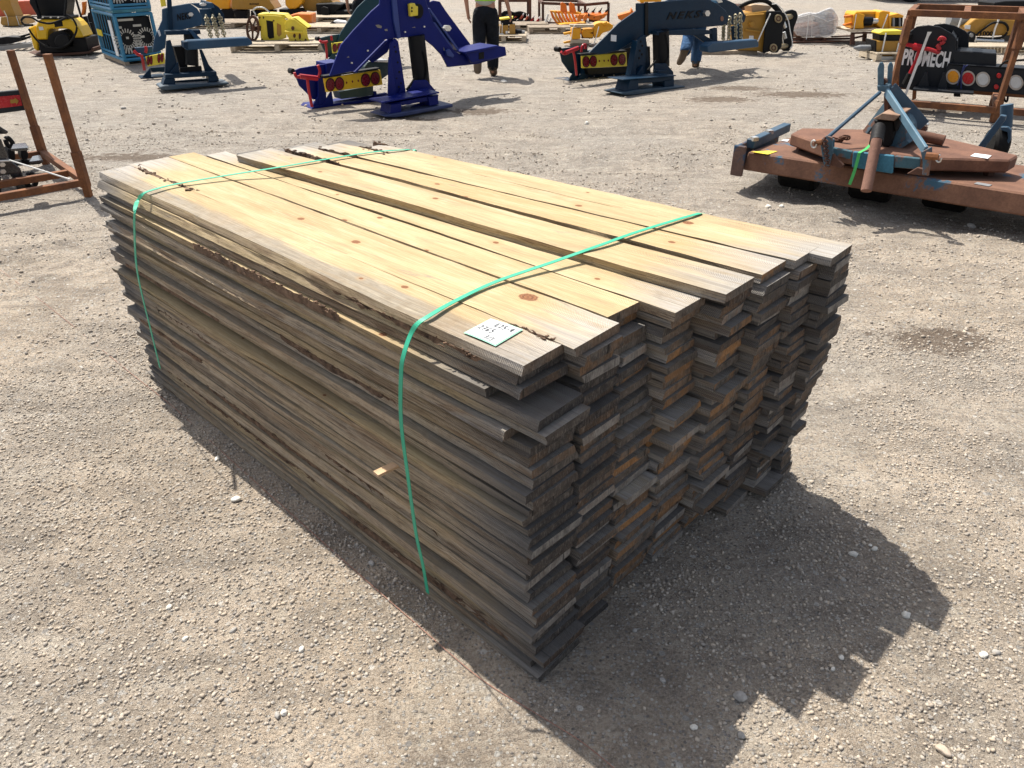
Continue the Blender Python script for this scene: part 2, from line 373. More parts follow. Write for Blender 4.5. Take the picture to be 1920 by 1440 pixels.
    n0 = N.bump(h, 1.0, .009); n1 = N.bump(N.math('ADD', sm, N.math('MULTIPLY', tl_, 1.5)), .8, .045, n0)
    n2 = N.bump(N.ramp(d2, 0, .6, 1, 0), .5, .003, n1)
    N.l(n2, b.inputs['Normal']); return m
gm.materials.append(ground_material())
ground = bpy.data.objects.new('ground', gm); COL.objects.link(ground); tag(ground, kind='structure')
def gz(x, y): return float(ground_z(np.array([x]), np.array([y]))[0])

# loose gravel: countless pebbles, denser near the camera's side of the yard
PH = np.array([(0, 0, 1)]+[(.894*math.cos(2*math.pi*i/5), .894*math.sin(2*math.pi*i/5), .447) for i in range(5)]
              + [(.894*math.cos(2*math.pi*(i+.5)/5), .894*math.sin(2*math.pi*(i+.5)/5), -.447) for i in range(5)]+[(0, 0, -1)])
PF = []
for i in range(5):
    j = (i+1) % 5; PF += [(0, 1+i, 1+j), (1+i, 6+i, 1+j), (1+j, 6+i, 6+j), (11, 6+j, 6+i)]
PF = np.array(PF)
def pebble_mesh(name, X, Y, Rr, cols, sink=.35, seed=5, flat=(.55, .95)):
    g = np.random.default_rng(seed); n = len(X)
    V = np.repeat(PH[None], n, 0)*(1+g.uniform(-.22, .22, (n, 12, 1)))
    sc = np.stack([g.uniform(.8, 1.35, n), g.uniform(.65, 1.0, n), g.uniform(*flat, n)], -1)
    V = V*sc[:, None]
    th = g.uniform(0, 2*math.pi, n); c, s = np.cos(th)[:, None], np.sin(th)[:, None]
    tl = g.uniform(-.35, .35, n)[:, None]
    x, y, z = V[..., 0], V[..., 1], V[..., 2]; x, z = x*np.cos(tl)-z*np.sin(tl), x*np.sin(tl)+z*np.cos(tl)
    V = np.stack([x*c-y*s, x*s+y*c, z], -1)*Rr[:, None, None]
    zz = ground_z(X, Y)+Rr*sc[:, 2]*(1-sink*2)
    V = V+np.stack([X, Y, zz], -1)[:, None]
    F = (PF[None]+(np.arange(n)*12)[:, None, None]).reshape(-1, 3)
    me = np_mesh(name, V.reshape(-1, 3), F, 3)
    at = me.color_attributes.new('tint', 'FLOAT_COLOR', 'POINT')
    cc = np.repeat(np.concatenate([cols, np.ones((n, 1))], 1), 12, 0); at.data.foreach_set('color', cc.astype(np.float32).ravel())
    return me
def pebble_material():
    m, t, b = newmat('pebble'); N = NT(t); a = N.attr('tint', 'GEOMETRY').outputs['Color']
    P = N.n('ShaderNodeTexCoord').outputs['Object']; n = N.noise(P, 300, 3, .6)
    c = N.mix(N.ramp(n, .3, .7, 0, .35), a, (.30, .26, .215)); N.l(c, b.inputs['Base Color']); b.inputs['Roughness'].default_value = .85
    b.inputs['Specular IOR Level'].default_value = .25
    return m
M_PEB = pebble_material()
def scatter(n, x0, x1, y0, y1, rmin, rmax, power, clump, seed):
    g = np.random.default_rng(seed); X = g.uniform(x0, x1, n*3); Y = g.uniform(y0, y1, n*3)
    m = (np.abs(X) < .78*Y+.75)                    # only where the yard can be seen
    dens = vnoise(X*1.1+5, Y*1.1, 21)*.6+vnoise(X*3.7, Y*3.7+9, 22)*.4
    dens = dens+.10*np.clip((X-.4)*1.5, 0, 1)*(Y < 2.2)
    m &= g.uniform(0, 1, n*3) < np.clip((dens-clump)*6.0, .06, 1)
    X, Y = X[m][:n], Y[m][:n]; r = rmin+(rmax-rmin)*g.uniform(0, 1, len(X))**power
    tone = g.uniform(0, 1, len(X))[:, None]; hue = g.uniform(0, 1, len(X))[:, None]
    c = (np.array([.27, .25, .228])*(1-tone)+np.array([.54, .49, .425])*tone)*(1-.2*hue*np.array([0, .45, 1.0]))
    return X, Y, r, c
parts = [scatter(95000, -2.6, 3.2, .55, 3.6, .0012, .0075, 4.6, .46, 31), scatter(26000, -5, 5.5, 3.2, 8.5, .003, .012, 3.2, .36, 32), scatter(5000, -12, 12, 8, 22, .009, .022, 2.2, .3, 33)]
X, Y, Rr, C = [np.concatenate([p[i] for p in parts]) for i in range(4)]
pm = pebble_mesh('gravel', X, Y, Rr, C); pm.materials.append(M_PEB)
go = bpy.data.objects.new('gravel', pm); COL.objects.link(go); tag(go, 'loose grey and tan gravel scattered over the yard', 'gravel', kind='stuff')

# ------------------------------------------------------------------ the timber pile
AU = R(137); UU = Vector((math.cos(AU), math.sin(AU), 0)); VV = Vector((math.sin(AU), -math.cos(AU), 0)); N0 = gp(1000, 1270)
def W(u, v, z): return N0+UU*u+VV*v+Vector((0, 0, z))
def toUV(p): d = p-N0; return d.dot(UU), d.dot(VV)
PITCHZ, NL = .029, 33
botv = [0, .190, .374, .600, .790, .975, 1.140, 1.275, 1.400]
topv = [.02, .185, .352, .490, .642, .792, .955, 1.085, 1.225]
botu = [.0, .012, .008, .010, -.012, -.045, -.075, -.095]
topu = [.05, .03, .055, -.005, -.06, -.095, -.125, -.175]
farv = [.03, .19, .345, .475, .60, .735, .86, .975, 1.10]
faru = [2.44, 2.46, 2.48, 2.44, 2.36, 2.33, 2.28, 2.24]
ORD = ['top', 'second', 'third', 'fourth', 'fifth', 'sixth', 'seventh', 'eighth', 'ninth', 'tenth', 'eleventh', 'twelfth', 'thirteenth', 'fourteenth', 'fifteenth', 'sixteenth', 'seventeenth', 'eighteenth', 'nineteenth', 'twentieth', 'twenty-first', 'twenty-second', 'twenty-third', 'twenty-fourth', 'twenty-fifth', 'twenty-sixth', 'twenty-seventh', 'twenty-eighth', 'twenty-ninth', 'thirtieth', 'thirty-first', 'thirty-second', 'thirty-third', 'thirty-fourth']
COLN = ['nearest corner row', 'second row from the corner', 'third row from the corner', 'fourth row from the corner', 'fifth row from the corner', 'sixth row from the corner', 'second row from the far right', 'far right row']
def board(un, uf, vnl, vnr, vfl, vfr, z, th, label, gray, warm, dark, wane=None, amp=.003, bow=0.0, ns=30, sag=(0, 0)):
    """one plank from near end u=un to far end u=uf; vnl.. = its left and right edges at either end"""
    rn = random.Random(hash((round(un, 3), round(vnl, 3), round(z, 3))))
    mid = W((un+uf)/2, (vnl+vnr+vfl+vfr)/4, z)
    dirv = (W(un, (vnl+vnr)/2, 0)-W(uf, (vfl+vfr)/2, 0)).normalized()          # +x points at the near end
    yaw = math.atan2(dirv.y, dirv.x); Mi = (Matrix.Translation(mid) @ Matrix.Rotation(yaw, 4, 'Z')).inverted()
    wl, wr = wane or (rn.uniform(-.012, .012), rn.uniform(-.012, .012))
    ph = [rn.uniform(0, 100) for _ in range(6)]
    rings = []
    skew = rn.uniform(-.006, .006); crs = rn.choice((-.004, -.002, .003, .005)); cz = rn.uniform(-1, 1)
    for i in range(ns+1):
        t = i/ns; u = un+(uf-un)*t
        vl = vnl+(vfl-vnl)*t+(noise.noise((t*5, ph[0], 0))*1.2+noise.noise((t*26, ph[0], 3))*.6)*amp
        vr = vnr+(vfr-vnr)*t+(noise.noise((t*5, ph[1], 0))*1.2+noise.noise((t*26, ph[1], 3))*.6)*amp
        a = noise.noise((t*4, ph[2], 1)); c = noise.noise((t*4, ph[3], 1))
        zz = z+noise.noise((t*2.6, ph[4], 2))*.0034+bow*math.sin(math.pi*t)+sag[0]*(1-t)**3+sag[1]*t**3
        du = skew if i in (0, ns) else 0
        l2 = vl+max(-.002, wl*(1+a*1.4)); r2 = vr-max(-.002, wr*(1+c*1.4))
        l1, r1 = vl+max(0, -wl*(1+a)), vr-max(0, -wr*(1+c))
        dz = noise.noise((t*19, ph[5], 5))*.0016
        pts = [(u, l1, zz+th+dz), (u+du, r1, zz+th-dz), (u+du, (r1+r2)/2+.0015, zz+th*.5), (u+du, r2, zz), (u, l2, zz), (u, (l1+l2)/2+crs*(.6+noise.noise((t*14, ph[5], 7))*1.6), zz+th*(.5+.25*cz+noise.noise((t*9, ph[0], 8))*.3))]
        rings.append([Mi @ W(*p) for p in pts])
    mb = MB(); n = 6
    for k in range(ns):
        b0 = len(mb.v)
        if k == 0: mb.v += [tuple(p) for p in rings[0]]; b0 = 0
        mb.v += [tuple(p) for p in rings[k+1]]
        for i in range(n):
            j = (i+1) % n; mb.f.append([k*n+i, k*n+j, (k+1)*n+j, (k+1)*n+i]); mb.m.append(0 if i in (0, 3) else 1)
    mb.f.append([5, 4, 3, 2, 1, 0]); mb.m.append(2); mb.f.append([ns*n+i for i in range(n)]); mb.m.append(2)
    o = mb.build('plank', [MF, ME, MEND]); o.location = mid; o.rotation_euler = (0, 0, yaw)
    o['weathering'] = float(gray); o['warmth'] = float(warm); o['stain'] = float(dark); o['outer_grey'] = 0.0; o['half_length'] = float(abs(uf-un)/2); hl_ = abs(uf-un)/2; wd_ = abs(vnr-vnl)
    for kn in ('knot_a', 'knot_b', 'knot_c'): o[kn] = [rn.uniform(-hl_, hl_), rn.uniform(-wd_/2, wd_/2), rn.choice((.0, .005, .009))]
    tag(o, label, 'plank', 'rough sawn planks in the strapped pile'); return o
def look(k, c, gray, dark, warm, long_edge):
    if long_edge: return 'sun-bleached' if gray < .35 else ('grey-brown' if warm < .5 else 'brown')
    if dark > .7: return 'dark-ended'
    if warm > .7: return 'rust-stained'
    return 'grey' if gray > .5 else 'brownish'
near_fix = {0: {1: .085, 2: .07, 3: .165, 4: .012, 5: -.012, 6: .10, 32: -.025, 31: .01}}
left_fix = {3: -.012, 6: -.02, 4: -.004, 5: -.012, 14: -.018, 15: -.012, 8: .008, 20: -.004}
planks = {}
for c in range(8):
    NLc = NL if c < 4 else NL+1
    for kk in range(1 if True else 0, NLc):        # kk counts from the top, 0 = the top plank (made below)
        lay = NLc-1-kk; z = lay*PITCHZ+.002; f = lay/(NL-1)
        rn = random.Random(c*100+kk)
        belly = math.sin(math.pi*min(1, f))
        un = botu[c]*(1-f)+topu[c]*f+rn.gauss(0, .0075)+(rn.choice((-.03, .03)) if rn.random() < .10 else 0)
        if c > 3 and f > .45: un -= .015
        if kk in near_fix.get(c, {}): un = near_fix[c][kk]
        uf = faru[c]+rn.gauss(0, .022)-(.05 if f > .8 else 0)
        vl = botv[c]*(1-f)+topv[c]*f+rn.gauss(0, .005); vr = botv[c+1]*(1-f)+topv[c+1]*f+rn.gauss(0, .005)-.006
        fl = farv[c]+rn.gauss(0, .005); fr = farv[c+1]+rn.gauss(0, .005)-.006
        if c == 0:
            d = left_fix.get(kk, rn.gauss(0, .008))-.012*belly; vl += d; fl += d+rn.gauss(0, .006)
            if kk == 3: vl, vr, fl, fr = vl, vl+.10, fl, fl+.12
        if c == 7:
            b = .035*max(0, math.sin((f-.3)/.7*math.pi)) if f > .3 else -.01; vr += b; fr += b*.6
            if rn.random() < .3: vr -= rn.uniform(.01, .035)
        if rn.random() < .22 and c > 0: vl += rn.uniform(.006, .02)
        if rn.random() < .18 and c < 7: vr -= rn.uniform(.006, .02)
        gray = min(.95, max(.05, rn.gauss(.62, .16))); 
        if c == 0 and kk in (1, 3, 5, 14, 9): gray = {1: .12, 3: .10, 5: .22, 14: .02, 9: .4}[kk]
        warm = rn.random()**1.6
        if c == 3 and .45 < f < .65: warm = .95
        dark = min(1, max(0, rn.gauss((.80, .72, .45, .40, .50, .62, .72, .80)[c], .22))); warm = min(1, warm*(.6, .8, 1.6, 1.8, 1.6, 1.2, .9, .7)[c])
        if c == 0 and kk in (4, 5): dark = .95 if kk == 4 else .7
        if c == 3 and .45 < f < .65: dark = .1
        th = .0255-rn.random()*.002
        lab = '%s plank, %s from the top in the %s' % (look(kk, c, gray, dark, warm, c == 0), ORD[kk], COLN[c])
        planks[(c, kk)] = board(un, uf, vl, vr, fl, fr, z, th, lab, gray, warm, dark, amp=.0045 if c == 0 else .003, ns=44 if c == 0 else 22)
# the eight top planks, measured one by one (near-left, near-right, far-left, far-right)
ZT = .955
TOPS = [
 ([(983, 690), (1068, 637), (190, 325), (240, 308)], ZT, 'wide top plank bearing the paper tag, greyed along its outer half', .40, .25, .1, (-.004, .004)),
 ([(1085, 660), (1157, 603), (250, 312), (308, 291)], ZT, 'top plank with the big brown knot beside the tagged plank', .18, .30, .0, (.012, -.003)),
 ([(1133, 592), (1203, 567), (310, 291), (370, 287)], ZT, 'short clean yellow top plank ending before its neighbours', .08, .30, .0, (0, 0)),
 ([(1262, 585), (1330, 555), (372, 286), (440, 289)], ZT, 'low-lying pale top plank beside the long dark gap', .22, .15, .0, (0, .004)),
 ([(1358, 551), (1420, 520), (432, 287), (520, 281)], ZT+.029, 'raised top plank along the long dark gap, its end bleached silver', .20, .15, .2, (0, .003)),
 ([(1424, 514), (1480, 489), (528, 279), (575, 274)], ZT+.029, 'orange-tinged top plank, third from the far side, bark at its far end', .20, .85, .1, (-.003, .003)),
 ([(1488, 489), (1540, 463), (585, 274), (650, 272)], ZT+.029, 'pale top plank second from the far side, silvered at the end', .20, .1, .1, (0, .003)),
 ([(1550, 482), (1610, 461), (668, 273), (735, 275)], ZT+.029, 'outermost top plank on the far right side of the pile', .28, .2, .1, (0, .004))]
for c, (q, zt, lab, gray, warm, dark, wane) in enumerate(TOPS):
    (u1, v1), (u2, v2), (u3, v3), (u4, v4) = [toUV(gp(x, y, zt)) for x, y in q]
    un = (u1+u2)/2; uf = (u3+u4)/2
    planks[(c, 0)] = board(un, uf, v1, v2-.003, v3, v4-.003, zt-.0255, .0255, lab, gray, warm, dark, wane, amp=.004, ns=60)
    if c == 2: planks[(c, 0)]['half_length'] = 1.6
    if c == 0: planks[(c, 0)]['outer_grey'] = 1.0

def place_knots():
    used = {}
    for px, py, r in ((990, 558, .021), (565, 410, .011), (668, 453, .012), (677, 521, .0055), (872, 369, .010), (645, 413, .010), (583, 405, .005), (712, 408, .008), (345, 325, .012), (470, 372, .009), (1085, 385, .010), (1060, 365, .006), (800, 470, .006), (820, 345, .008), (1290, 418, .014), (1120, 523, .007), (930, 455, .008), (600, 322, .008), (360, 335, .007)):
        for cc in range(8):
            o = planks[(cc, 0)]; q = gp(px, py, ZT if cc < 4 else ZT+.029); lo = (Matrix.Translation(o.location) @ o.rotation_euler.to_matrix().to_4x4()).inverted() @ q
            near_ = [v.co for v in o.data.vertices if abs(v.co.x-lo.x) < .05]
            if near_ and min(v.y for v in near_) < lo.y < max(v.y for v in near_) and used.get(cc, 0) < 3:
                o[('knot_a', 'knot_b', 'knot_c')[used.get(cc, 0)]] = [lo.x, lo.y, r]; used[cc] = used.get(cc, 0)+1; break
place_knots()

def bark_on(pk, x0, x1, side, w_=.012, seed=1, z0=.0, hz=.026):
    """a ragged strip of bark left on one long edge; x0..x1 measured from the plank's middle (+x = near end)"""
    g = random.Random(seed); me = pk.data; co = [v.co for v in me.vertices]; rings = []
    n = max(6, int(abs(x1-x0)/.018))
    ed = sorted([(p.x, p.y) for i, p in enumerate(co) if i % 6 == (0 if side < 0 else 1)])
    for i in range(n+1):
        x = x0+(x1-x0)*i/n
        y = min(ed, key=lambda e: abs(e[0]-x))[1]
        k = math.sin(math.pi*min(1, max(0, i/n)))**.4; ww = w_*(.75+.7*noise.noise((x*45, seed*1.7, 4))+.25*g.random())*k*max(.12, min(1, .55+1.6*noise.noise((x*9, seed*3.1, 0))))
        s = side
        zz = z0+g.uniform(-.002, .002)
        rings.append([Vector((x, y-s*ww*.6, zz+hz)), Vector((x+g.uniform(-.004, .004), y+s*ww*.5, zz+hz*(1+.35*g.random()*k))), Vector((x, y+s*ww*1.1, zz+hz*(.3+.4*g.random()))), Vector((x, y+s*ww*.4, zz+.001)), Vector((x, y-s*ww*.6, zz+.003))])
    mb = MB(); mb.loft(rings)
    for i in range(int(n*.8)):                     # shreds
        x = g.uniform(x0, x1); y = min(ed, key=lambda e: abs(e[0]-x))[1]
        p = Vector((x, y+side*g.uniform(0, w_), z0+hz*g.uniform(.5, 1.2))); d = Vector((g.choice((-1, 1))*g.uniform(.5, 1.6), side*g.uniform(-.2, .5), g.uniform(-.15, .35)))*g.uniform(.012, .032)
        mb.tube([p, p+d*.5+Vector((0, 0, .003)), p+d], [.0016, .0012, .0004], 4)
    for i in range(int(n*.8)):                      # crumbs
        x = g.uniform(x0, x1); y = min(ed, key=lambda e: abs(e[0]-x))[1]; r = g.uniform(.002, .006)
        mb.box((x, y+side*g.uniform(-w_, w_), z0+hz+r*.5), r*2.2, r*1.4, r, g.uniform(0, 90))
    o = mb.build('bark', M_BARK, None); o.parent = pk; return o
bark_on(planks[(0, 0)], -1.16, -.62, 1, .016, 1)
bark_on(planks[(1, 0)], 1.02, 1.17, -1, .014, 21)
bark_on(planks[(0, 1)], .95, 1.12, 1, .02, 22)
bark_on(planks[(5, 0)], -1.10, -.72, -1, .012, 2)
bark_on(planks[(6, 0)], -1.08, -.80, -1, .014, 3)
bark_on(planks[(7, 0)], -1.08, -.86, -1, .03, 4)
bark_on(planks[(7, 0)], -1.09, -.98, 1, .02, 14)
for kk, x0, x1, sd, w_ in ((2, -.95, .2, -1, .006), (1, .45, 1.05, -1, .012), (3, -.3, .55, -1, .004), (8, -.7, .1, -1, .007), (10, .1, .7, -1, .006), (17, -.9, -.2, -1, .008), (21, -1.1, -.5, -1, .010), (23, .2, .9, -1, .006), (26, -.6, .5, -1, .008), (29, -1.0, .2, -1, .009), (30, .3, 1.1, -1, .007), (12, -1.1, -.3, -1, .005), (19, .0, .8, -1, .006)):
    bark_on(planks[(0, kk)], x0, x1, sd, w_, kk+50)

# ------------------------------------------------------------------ straps, tag, shim, wire
M_STRAP = paint('strap_green', (.03, .36, .22), .42, .05, dust=.1)
def ribbon(name, path, width, across, label, mat, th=.0016, cat='strap', group=None):
    rings = []
    for i, p in enumerate(path):
        d = (path[min(i+1, len(path)-1)]-path[max(i-1, 0)]).normalized(); a = (across-d*across.dot(d)).normalized(); n = d.cross(a)
        rings.append([p-a*width/2-n*th/2, p+a*width/2-n*th/2, p+a*width/2+n*th/2, p-a*width/2+n*th/2])
    mb = MB(); mb.loft(rings); return solo(mb, name, mat, label, cat, group)
def smooth_path(pts, n=6):
    out = []
    P = [pts[0]]+list(pts)+[pts[-1]]
    for i in range(1, len(P)-2):
        for k in range(n):
            t = k/n; a, b, c, d = P[i-1], P[i], P[i+1], P[i+2]
            out.append(.5*((2*b)+(c-a)*t+(2*a-5*b+4*c-d)*t*t+(3*b-a-3*c+d)*t**3))
    out.append(pts[-1]); return out
def side_pt(px, py, v):
    r = ray(px, py); c = Vector((0, 0, CAM_H)); o = W(0, v, 0); t = (o-c).dot(VV)/r.dot(VV); return c+r*t
def strap(side, bend, top, label, seed):
    pts = [side_pt(x, y, v) for x, y, v in side]+[gp(x, y, z) for x, y, z in bend+top]
    u, v = toUV(pts[-1]); z = pts[-1].z
    pts += [W(u, v+.05, z-.012), W(u, v+.075, z-.06), W(u, v+.07, .5), W(u, v+.14, .012)]
    return ribbon('strap', smooth_path(pts), .0145, UU, label, M_STRAP, group='green straps round the timber pile')
strap([(802, 1112, -.022), (793, 1060, -.028), (780, 1000, -.034), (763, 880, -.04), (752, 790, -.044), (752, 700, -.044), (757, 665, -.036)], [(770, 627, .925), (783, 607, .955), (805, 592, .966)],
      [(850, 566, .964), (930, 528, .966), (1040, 490, .978), (1130, 458, .992), (1200, 433, .994), (1300, 403, .991)], 'green plastic strap round the near end of the timber pile', 1)
strap([(300, 690, -.02), (283, 620, -.03), (268, 560, -.036), (256, 500, -.044), (252, 430, -.046), (253, 395, -.042)], [(258, 376, .925), (266, 366, .955), (280, 358, .968)],
      [(330, 345, .968), (430, 328, .976), (520, 314, .990), (620, 297, .993), (700, 285, .993), (756, 281, .990)], 'green plastic strap round the far left end of the timber pile', 2)

TL, TR, BR_, BL = [gp(x, y, .9585) for x, y in ((920, 597), (981, 618), (929, 649), (869, 624))]
def tg(a, b, dz=0): p = TL*(1-a)*(1-b)+TR*a*(1-b)+BR_*a*b+BL*(1-a)*b; return p+Vector((0, 0, dz+.0015*math.sin(a*3.1)))
M_PAPER = paint('paper_white', (.60, .62, .62), .5, .02, dust=.03); M_INK = paint('ink', (.03, .03, .04), .5, .05, dust=0); M_TGREEN = paint('tag_border', (.28, .55, .42), .5, .05, dust=.02); M_LINE = paint('tag_rule', (.45, .5, .5), .5, .02, dust=0)
pt_ = thing('paper_tag', tg(.5, .5), 'white paper lot tag with green border stapled on the top plank', 'tag')
def grid_sheet(a0, a1, b0, b1, dz, n=8):
    mb = MB(); vs = [tg(a0+(a1-a0)*i/n, b0+(b1-b0)*j/n, dz) for j in range(n+1) for i in range(n+1)]
    mb.add(vs, [(j*(n+1)+i, j*(n+1)+i+1, (j+1)*(n+1)+i+1, (j+1)*(n+1)+i) for j in range(n) for i in range(n)]); return mb
b_ = grid_sheet(0, 1, 0, 1, 0); b_.build('border', M_TGREEN, pt_).modifiers.new('t', 'SOLIDIFY').thickness = .0006
b_ = grid_sheet(.03, .97, .035, .965, .0009); b_.build('sheet', M_PAPER, pt_)
def strokes(lines, ox, oy, sx, sy, wd, name, mat, dz=.0022):
    mb = MB()
    for ln in lines:
        for (x0, y0), (x1, y1) in zip(ln[:-1], ln[1:]):
            p, q = tg(ox+x0*sx, oy+y0*sy, dz), tg(ox+x1*sx, oy+y1*sy, dz); d = (q-p); 
            if d.length < 1e-6: continue
            e = Vector((-d.y, d.x, 0)).normalized()*wd/2; d = d.normalized()*wd*.3
            mb.add([p-d-e, q+d-e, q+d+e, p-d+e], [(0, 1, 2, 3)])
    mb.build(name, mat, pt_)
G = {'E': [[(.8, .05), (.1, .1), (.05, .95), (.85, .9)], [(.08, .5), (.6, .48)]], '2': [[(.1, .25), (.4, .02), (.75, .2), (.6, .55), (.05, .95), (.35, .8), (.85, .95)]],
     '5': [[(.85, .02), (.3, .05), (.2, .45), (.65, .42), (.75, .75), (.45, .98), (.05, .88)]], '-': [[(.1, .55), (.8, .5)]], '4': [[(.25, .05), (.1, .55), (.8, .5)], [(.7, .05), (.6, .98)]],
     '7': [[(.1, .1), (.85, .05), (.35, .98)], [(.25, .5), (.75, .48)]], '6': [[(.7, .02), (.2, .5), (.2, .9), (.6, .95), (.7, .6), (.25, .6)]], '/': [[(.9, 0), (.1, 1)]], '3': [[(.1, .1), (.7, .1), (.4, .45), (.75, .7), (.4, .98), (.05, .88)]]}
def write(s, ox, oy, cw, ch, wd, name):
    L = []
    for i, chh in enumerate(s): L += [[(x*.8+i, y) for x, y in st] for st in G[chh]]
    strokes(L, ox, oy, cw, ch, wd, name, M_INK)
write('E25-4', .38, .13, .105, .20, .0022, 'handwriting'); write('2765', .10, .43, .12, .21, .0022, 'handwriting'); write('7/3', .55, .75, .085, .17, .002, 'handwriting')
strokes([[(.04, .37), (.96, .37)], [(.04, .69), (.96, .69)], [(.62, .37), (.62, .69)], [(.34, .04), (.34, .37)]], 0, 0, 1, 1, .0012, 'ruled_lines', M_LINE, .0019)
strokes([[(.42, .07), (.52, .07)], [(.55, .07), (.62, .07)], [(.75, .07), (.90, .07)], [(.10, .74), (.20, .74)], [(.10, .80), (.30, .80)], [(.10, .86), (.24, .86)], [(.36, .74), (.46, .74)], [(.34, .82), (.48, .82)], [(.66, .42), (.72, .42)], [(.84, .74), (.9, .74)]], 0, 0, 1, 1, .0016, 'small_print', M_LINE, .0019)
# shim of wood poking out of the side
p = side_pt(728, 878, -.03); mb = MB(); mb.box(p+VV*-.005, .075, .026, .009, math.degrees(AU)-95); solo(mb, 'shim', wood_plain('shim_wood', (.42, .27, .15), (.6, .42, .27)), 'small pale wood shim poking out of the long side of the pile', 'wood chip')
wire_px = [(-40, 478), (30, 527), (110, 590), (230, 688), (330, 768), (430, 860), (540, 960), (660, 1066), (780, 1172), (900, 1275), (1010, 1345), (1090, 1395), (1160, 1452)]
mb = MB(); wp = []
for x, y in wire_px: q = gp(x, y); q.z = gz(q.x, q.y)+.004; wp.append(q)
mb.tube(smooth_path(wp, 12), .0012, 5); solo(mb, 'wire', rust('wire_rust', (.25, .12, .09), (.42, .22, .16)), 'thin rusty wire lying on the gravel along the pile', 'wire')

# ------------------------------------------------------------------ bigger stones one can point to
M_STONE = None
def stone_material(name, a, c2):
    m, t, b = newmat(name); N = NT(t); tc = N.n('ShaderNodeTexCoord').outputs['Object']
    n1 = N.noise(tc, 60, 5, .6); n2 = N.noise(tc, 300, 4, .7)
    c = N.mix(N.ramp(n1, .3, .7), a, c2); c = N.mix(N.ramp(n2, .55, .8, 0, .4), c, tuple(x*.6 for x in a)); N.l(c, b.inputs['Base Color']); b.inputs['Roughness'].default_value = .8; N.l(N.bump(n2, .3, .003), b.inputs['Normal']); return m
SW = stone_material('stone_white', (.55, .52, .46), (.70, .68, .62)); SG = stone_material('stone_grey', (.27, .255, .235), (.42, .40, .37)); SB = stone_material('stone_tan', (.36, .29, .22), (.5, .42, .34))
def stone(px, py, r, mat, label, seed):
    g = random.Random(seed); bm = bmesh.new(); bmesh.ops.create_icosphere(bm, subdivisions=3, radius=1)
    s = (g.uniform(.9, 1.3), g.uniform(.65, .95), g.uniform(.5, .75)); o3 = g.uniform(0, 50)
    for v in bm.verts:
        k = 1+.28*noise.noise(v.co*1.3+Vector((o3, 0, 0)))+.07*noise.noise(v.co*4+Vector((0, o3, 0)))
        v.co = Vector((v.co.x*s[0]*k, v.co.y*s[1]*k, v.co.z*s[2]*k))*r
    me = bpy.data.meshes.new('stone'); bm.to_mesh(me); bm.free(); me.materials.append(mat); me.polygons.foreach_set('use_smooth', [True]*len(me.polygons))
    o = bpy.data.objects.new('stone', me); COL.objects.link(o); p = gp(px, py); o.location = (p.x, p.y, gz(p.x, p.y)+r*.30); o.rotation_euler = (g.uniform(-.2, .2), g.uniform(-.2, .2), g.uniform(0, 6))
    tag(o, label, 'stone', 'larger stones lying on the gravel')
for i, a in enumerate([
 (443, 938, .017, SW, 'white stone in the sun left of the pile, biggest on that side'), (697, 1056, .013, SG, 'grey stone at the shadow edge beside the wire'),
 (1388, 1306, .017, SG, 'grey stone alone in the shade near the bottom of the picture'), (1600, 1038, .012, SW, 'pale stone in the shade, left of the two touching pebbles'),
 (1640, 1029, .011, SW, 'pale stone in the shade, right of the pile corner'), (1632, 1022, .007, SW, 'tiny pale pebble touching a stone in the shade'),
 (1768, 1407, .018, SB, 'tan stone in the sun at the bottom right'), (438, 1183, .010, SG, 'dark grey stone lowermost left of centre'),
 (347, 1198, .009, SW, 'cream round pebble in the sunny gravel, lower left'), (566, 1219, .010, SW, 'white angular stone in the gravel patch, bottom left'),
 (317, 1139, .010, SW, 'off-white stone left of the wire, halfway down'), (533, 1337, .010, SW, 'pale flat stone near the bottom edge, left of the wire'),
 (520, 1341, .010, SG, 'grey flat stone beside a pale one near the bottom edge'), (580, 1430, .012, SB, 'tan pebble cut by the bottom edge of the picture'),
 (1190, 1182, .008, SG, 'small grey stone under the end faces, by the fallen plank'), (1301, 1364, .010, SW, 'pale oblong stone in the shade near the bottom'),
 (1390, 1378, .010, SG, 'grey stone in the shade by the lower shadow edge'), (1243, 1275, .008, SG, 'small stone in the middle of the shade'),
 (1578, 1231, .009, SW, 'pale stone in the shade near its right border'), (1563, 1252, .008, SW, 'small pale stone just left of the shadow border'),
 (1870, 1220, .010, SG, 'blue-grey stone in bright gravel on the right'), (1845, 1225, .012, SW, 'cream stone in bright gravel on the right'),
 (1700, 1150, .013, SW, 'white slab-like stone at the right tip of the shade'), (408, 860, .012, SW, 'small white stone at the sunlit left, nearest the strap'),
 (1440, 388, .022, SW, 'white stone on the ground in front of the rusty mower, left one'), (1466, 387, .022, SW, 'white stone in front of the rusty mower, right of its twin'),
 (1822, 420, .03, SG, 'grey stone below the right part of the mower'), (945, 155, .05, SW, 'pale stone behind the walking person'), (1100, 232, .035, SW, 'white stone on the yard between the blue lifts'),
 (232, 205, .035, SG, 'dark stone on the open yard right of the tall rusty post')]):
    stone(*a, seed=i+3)

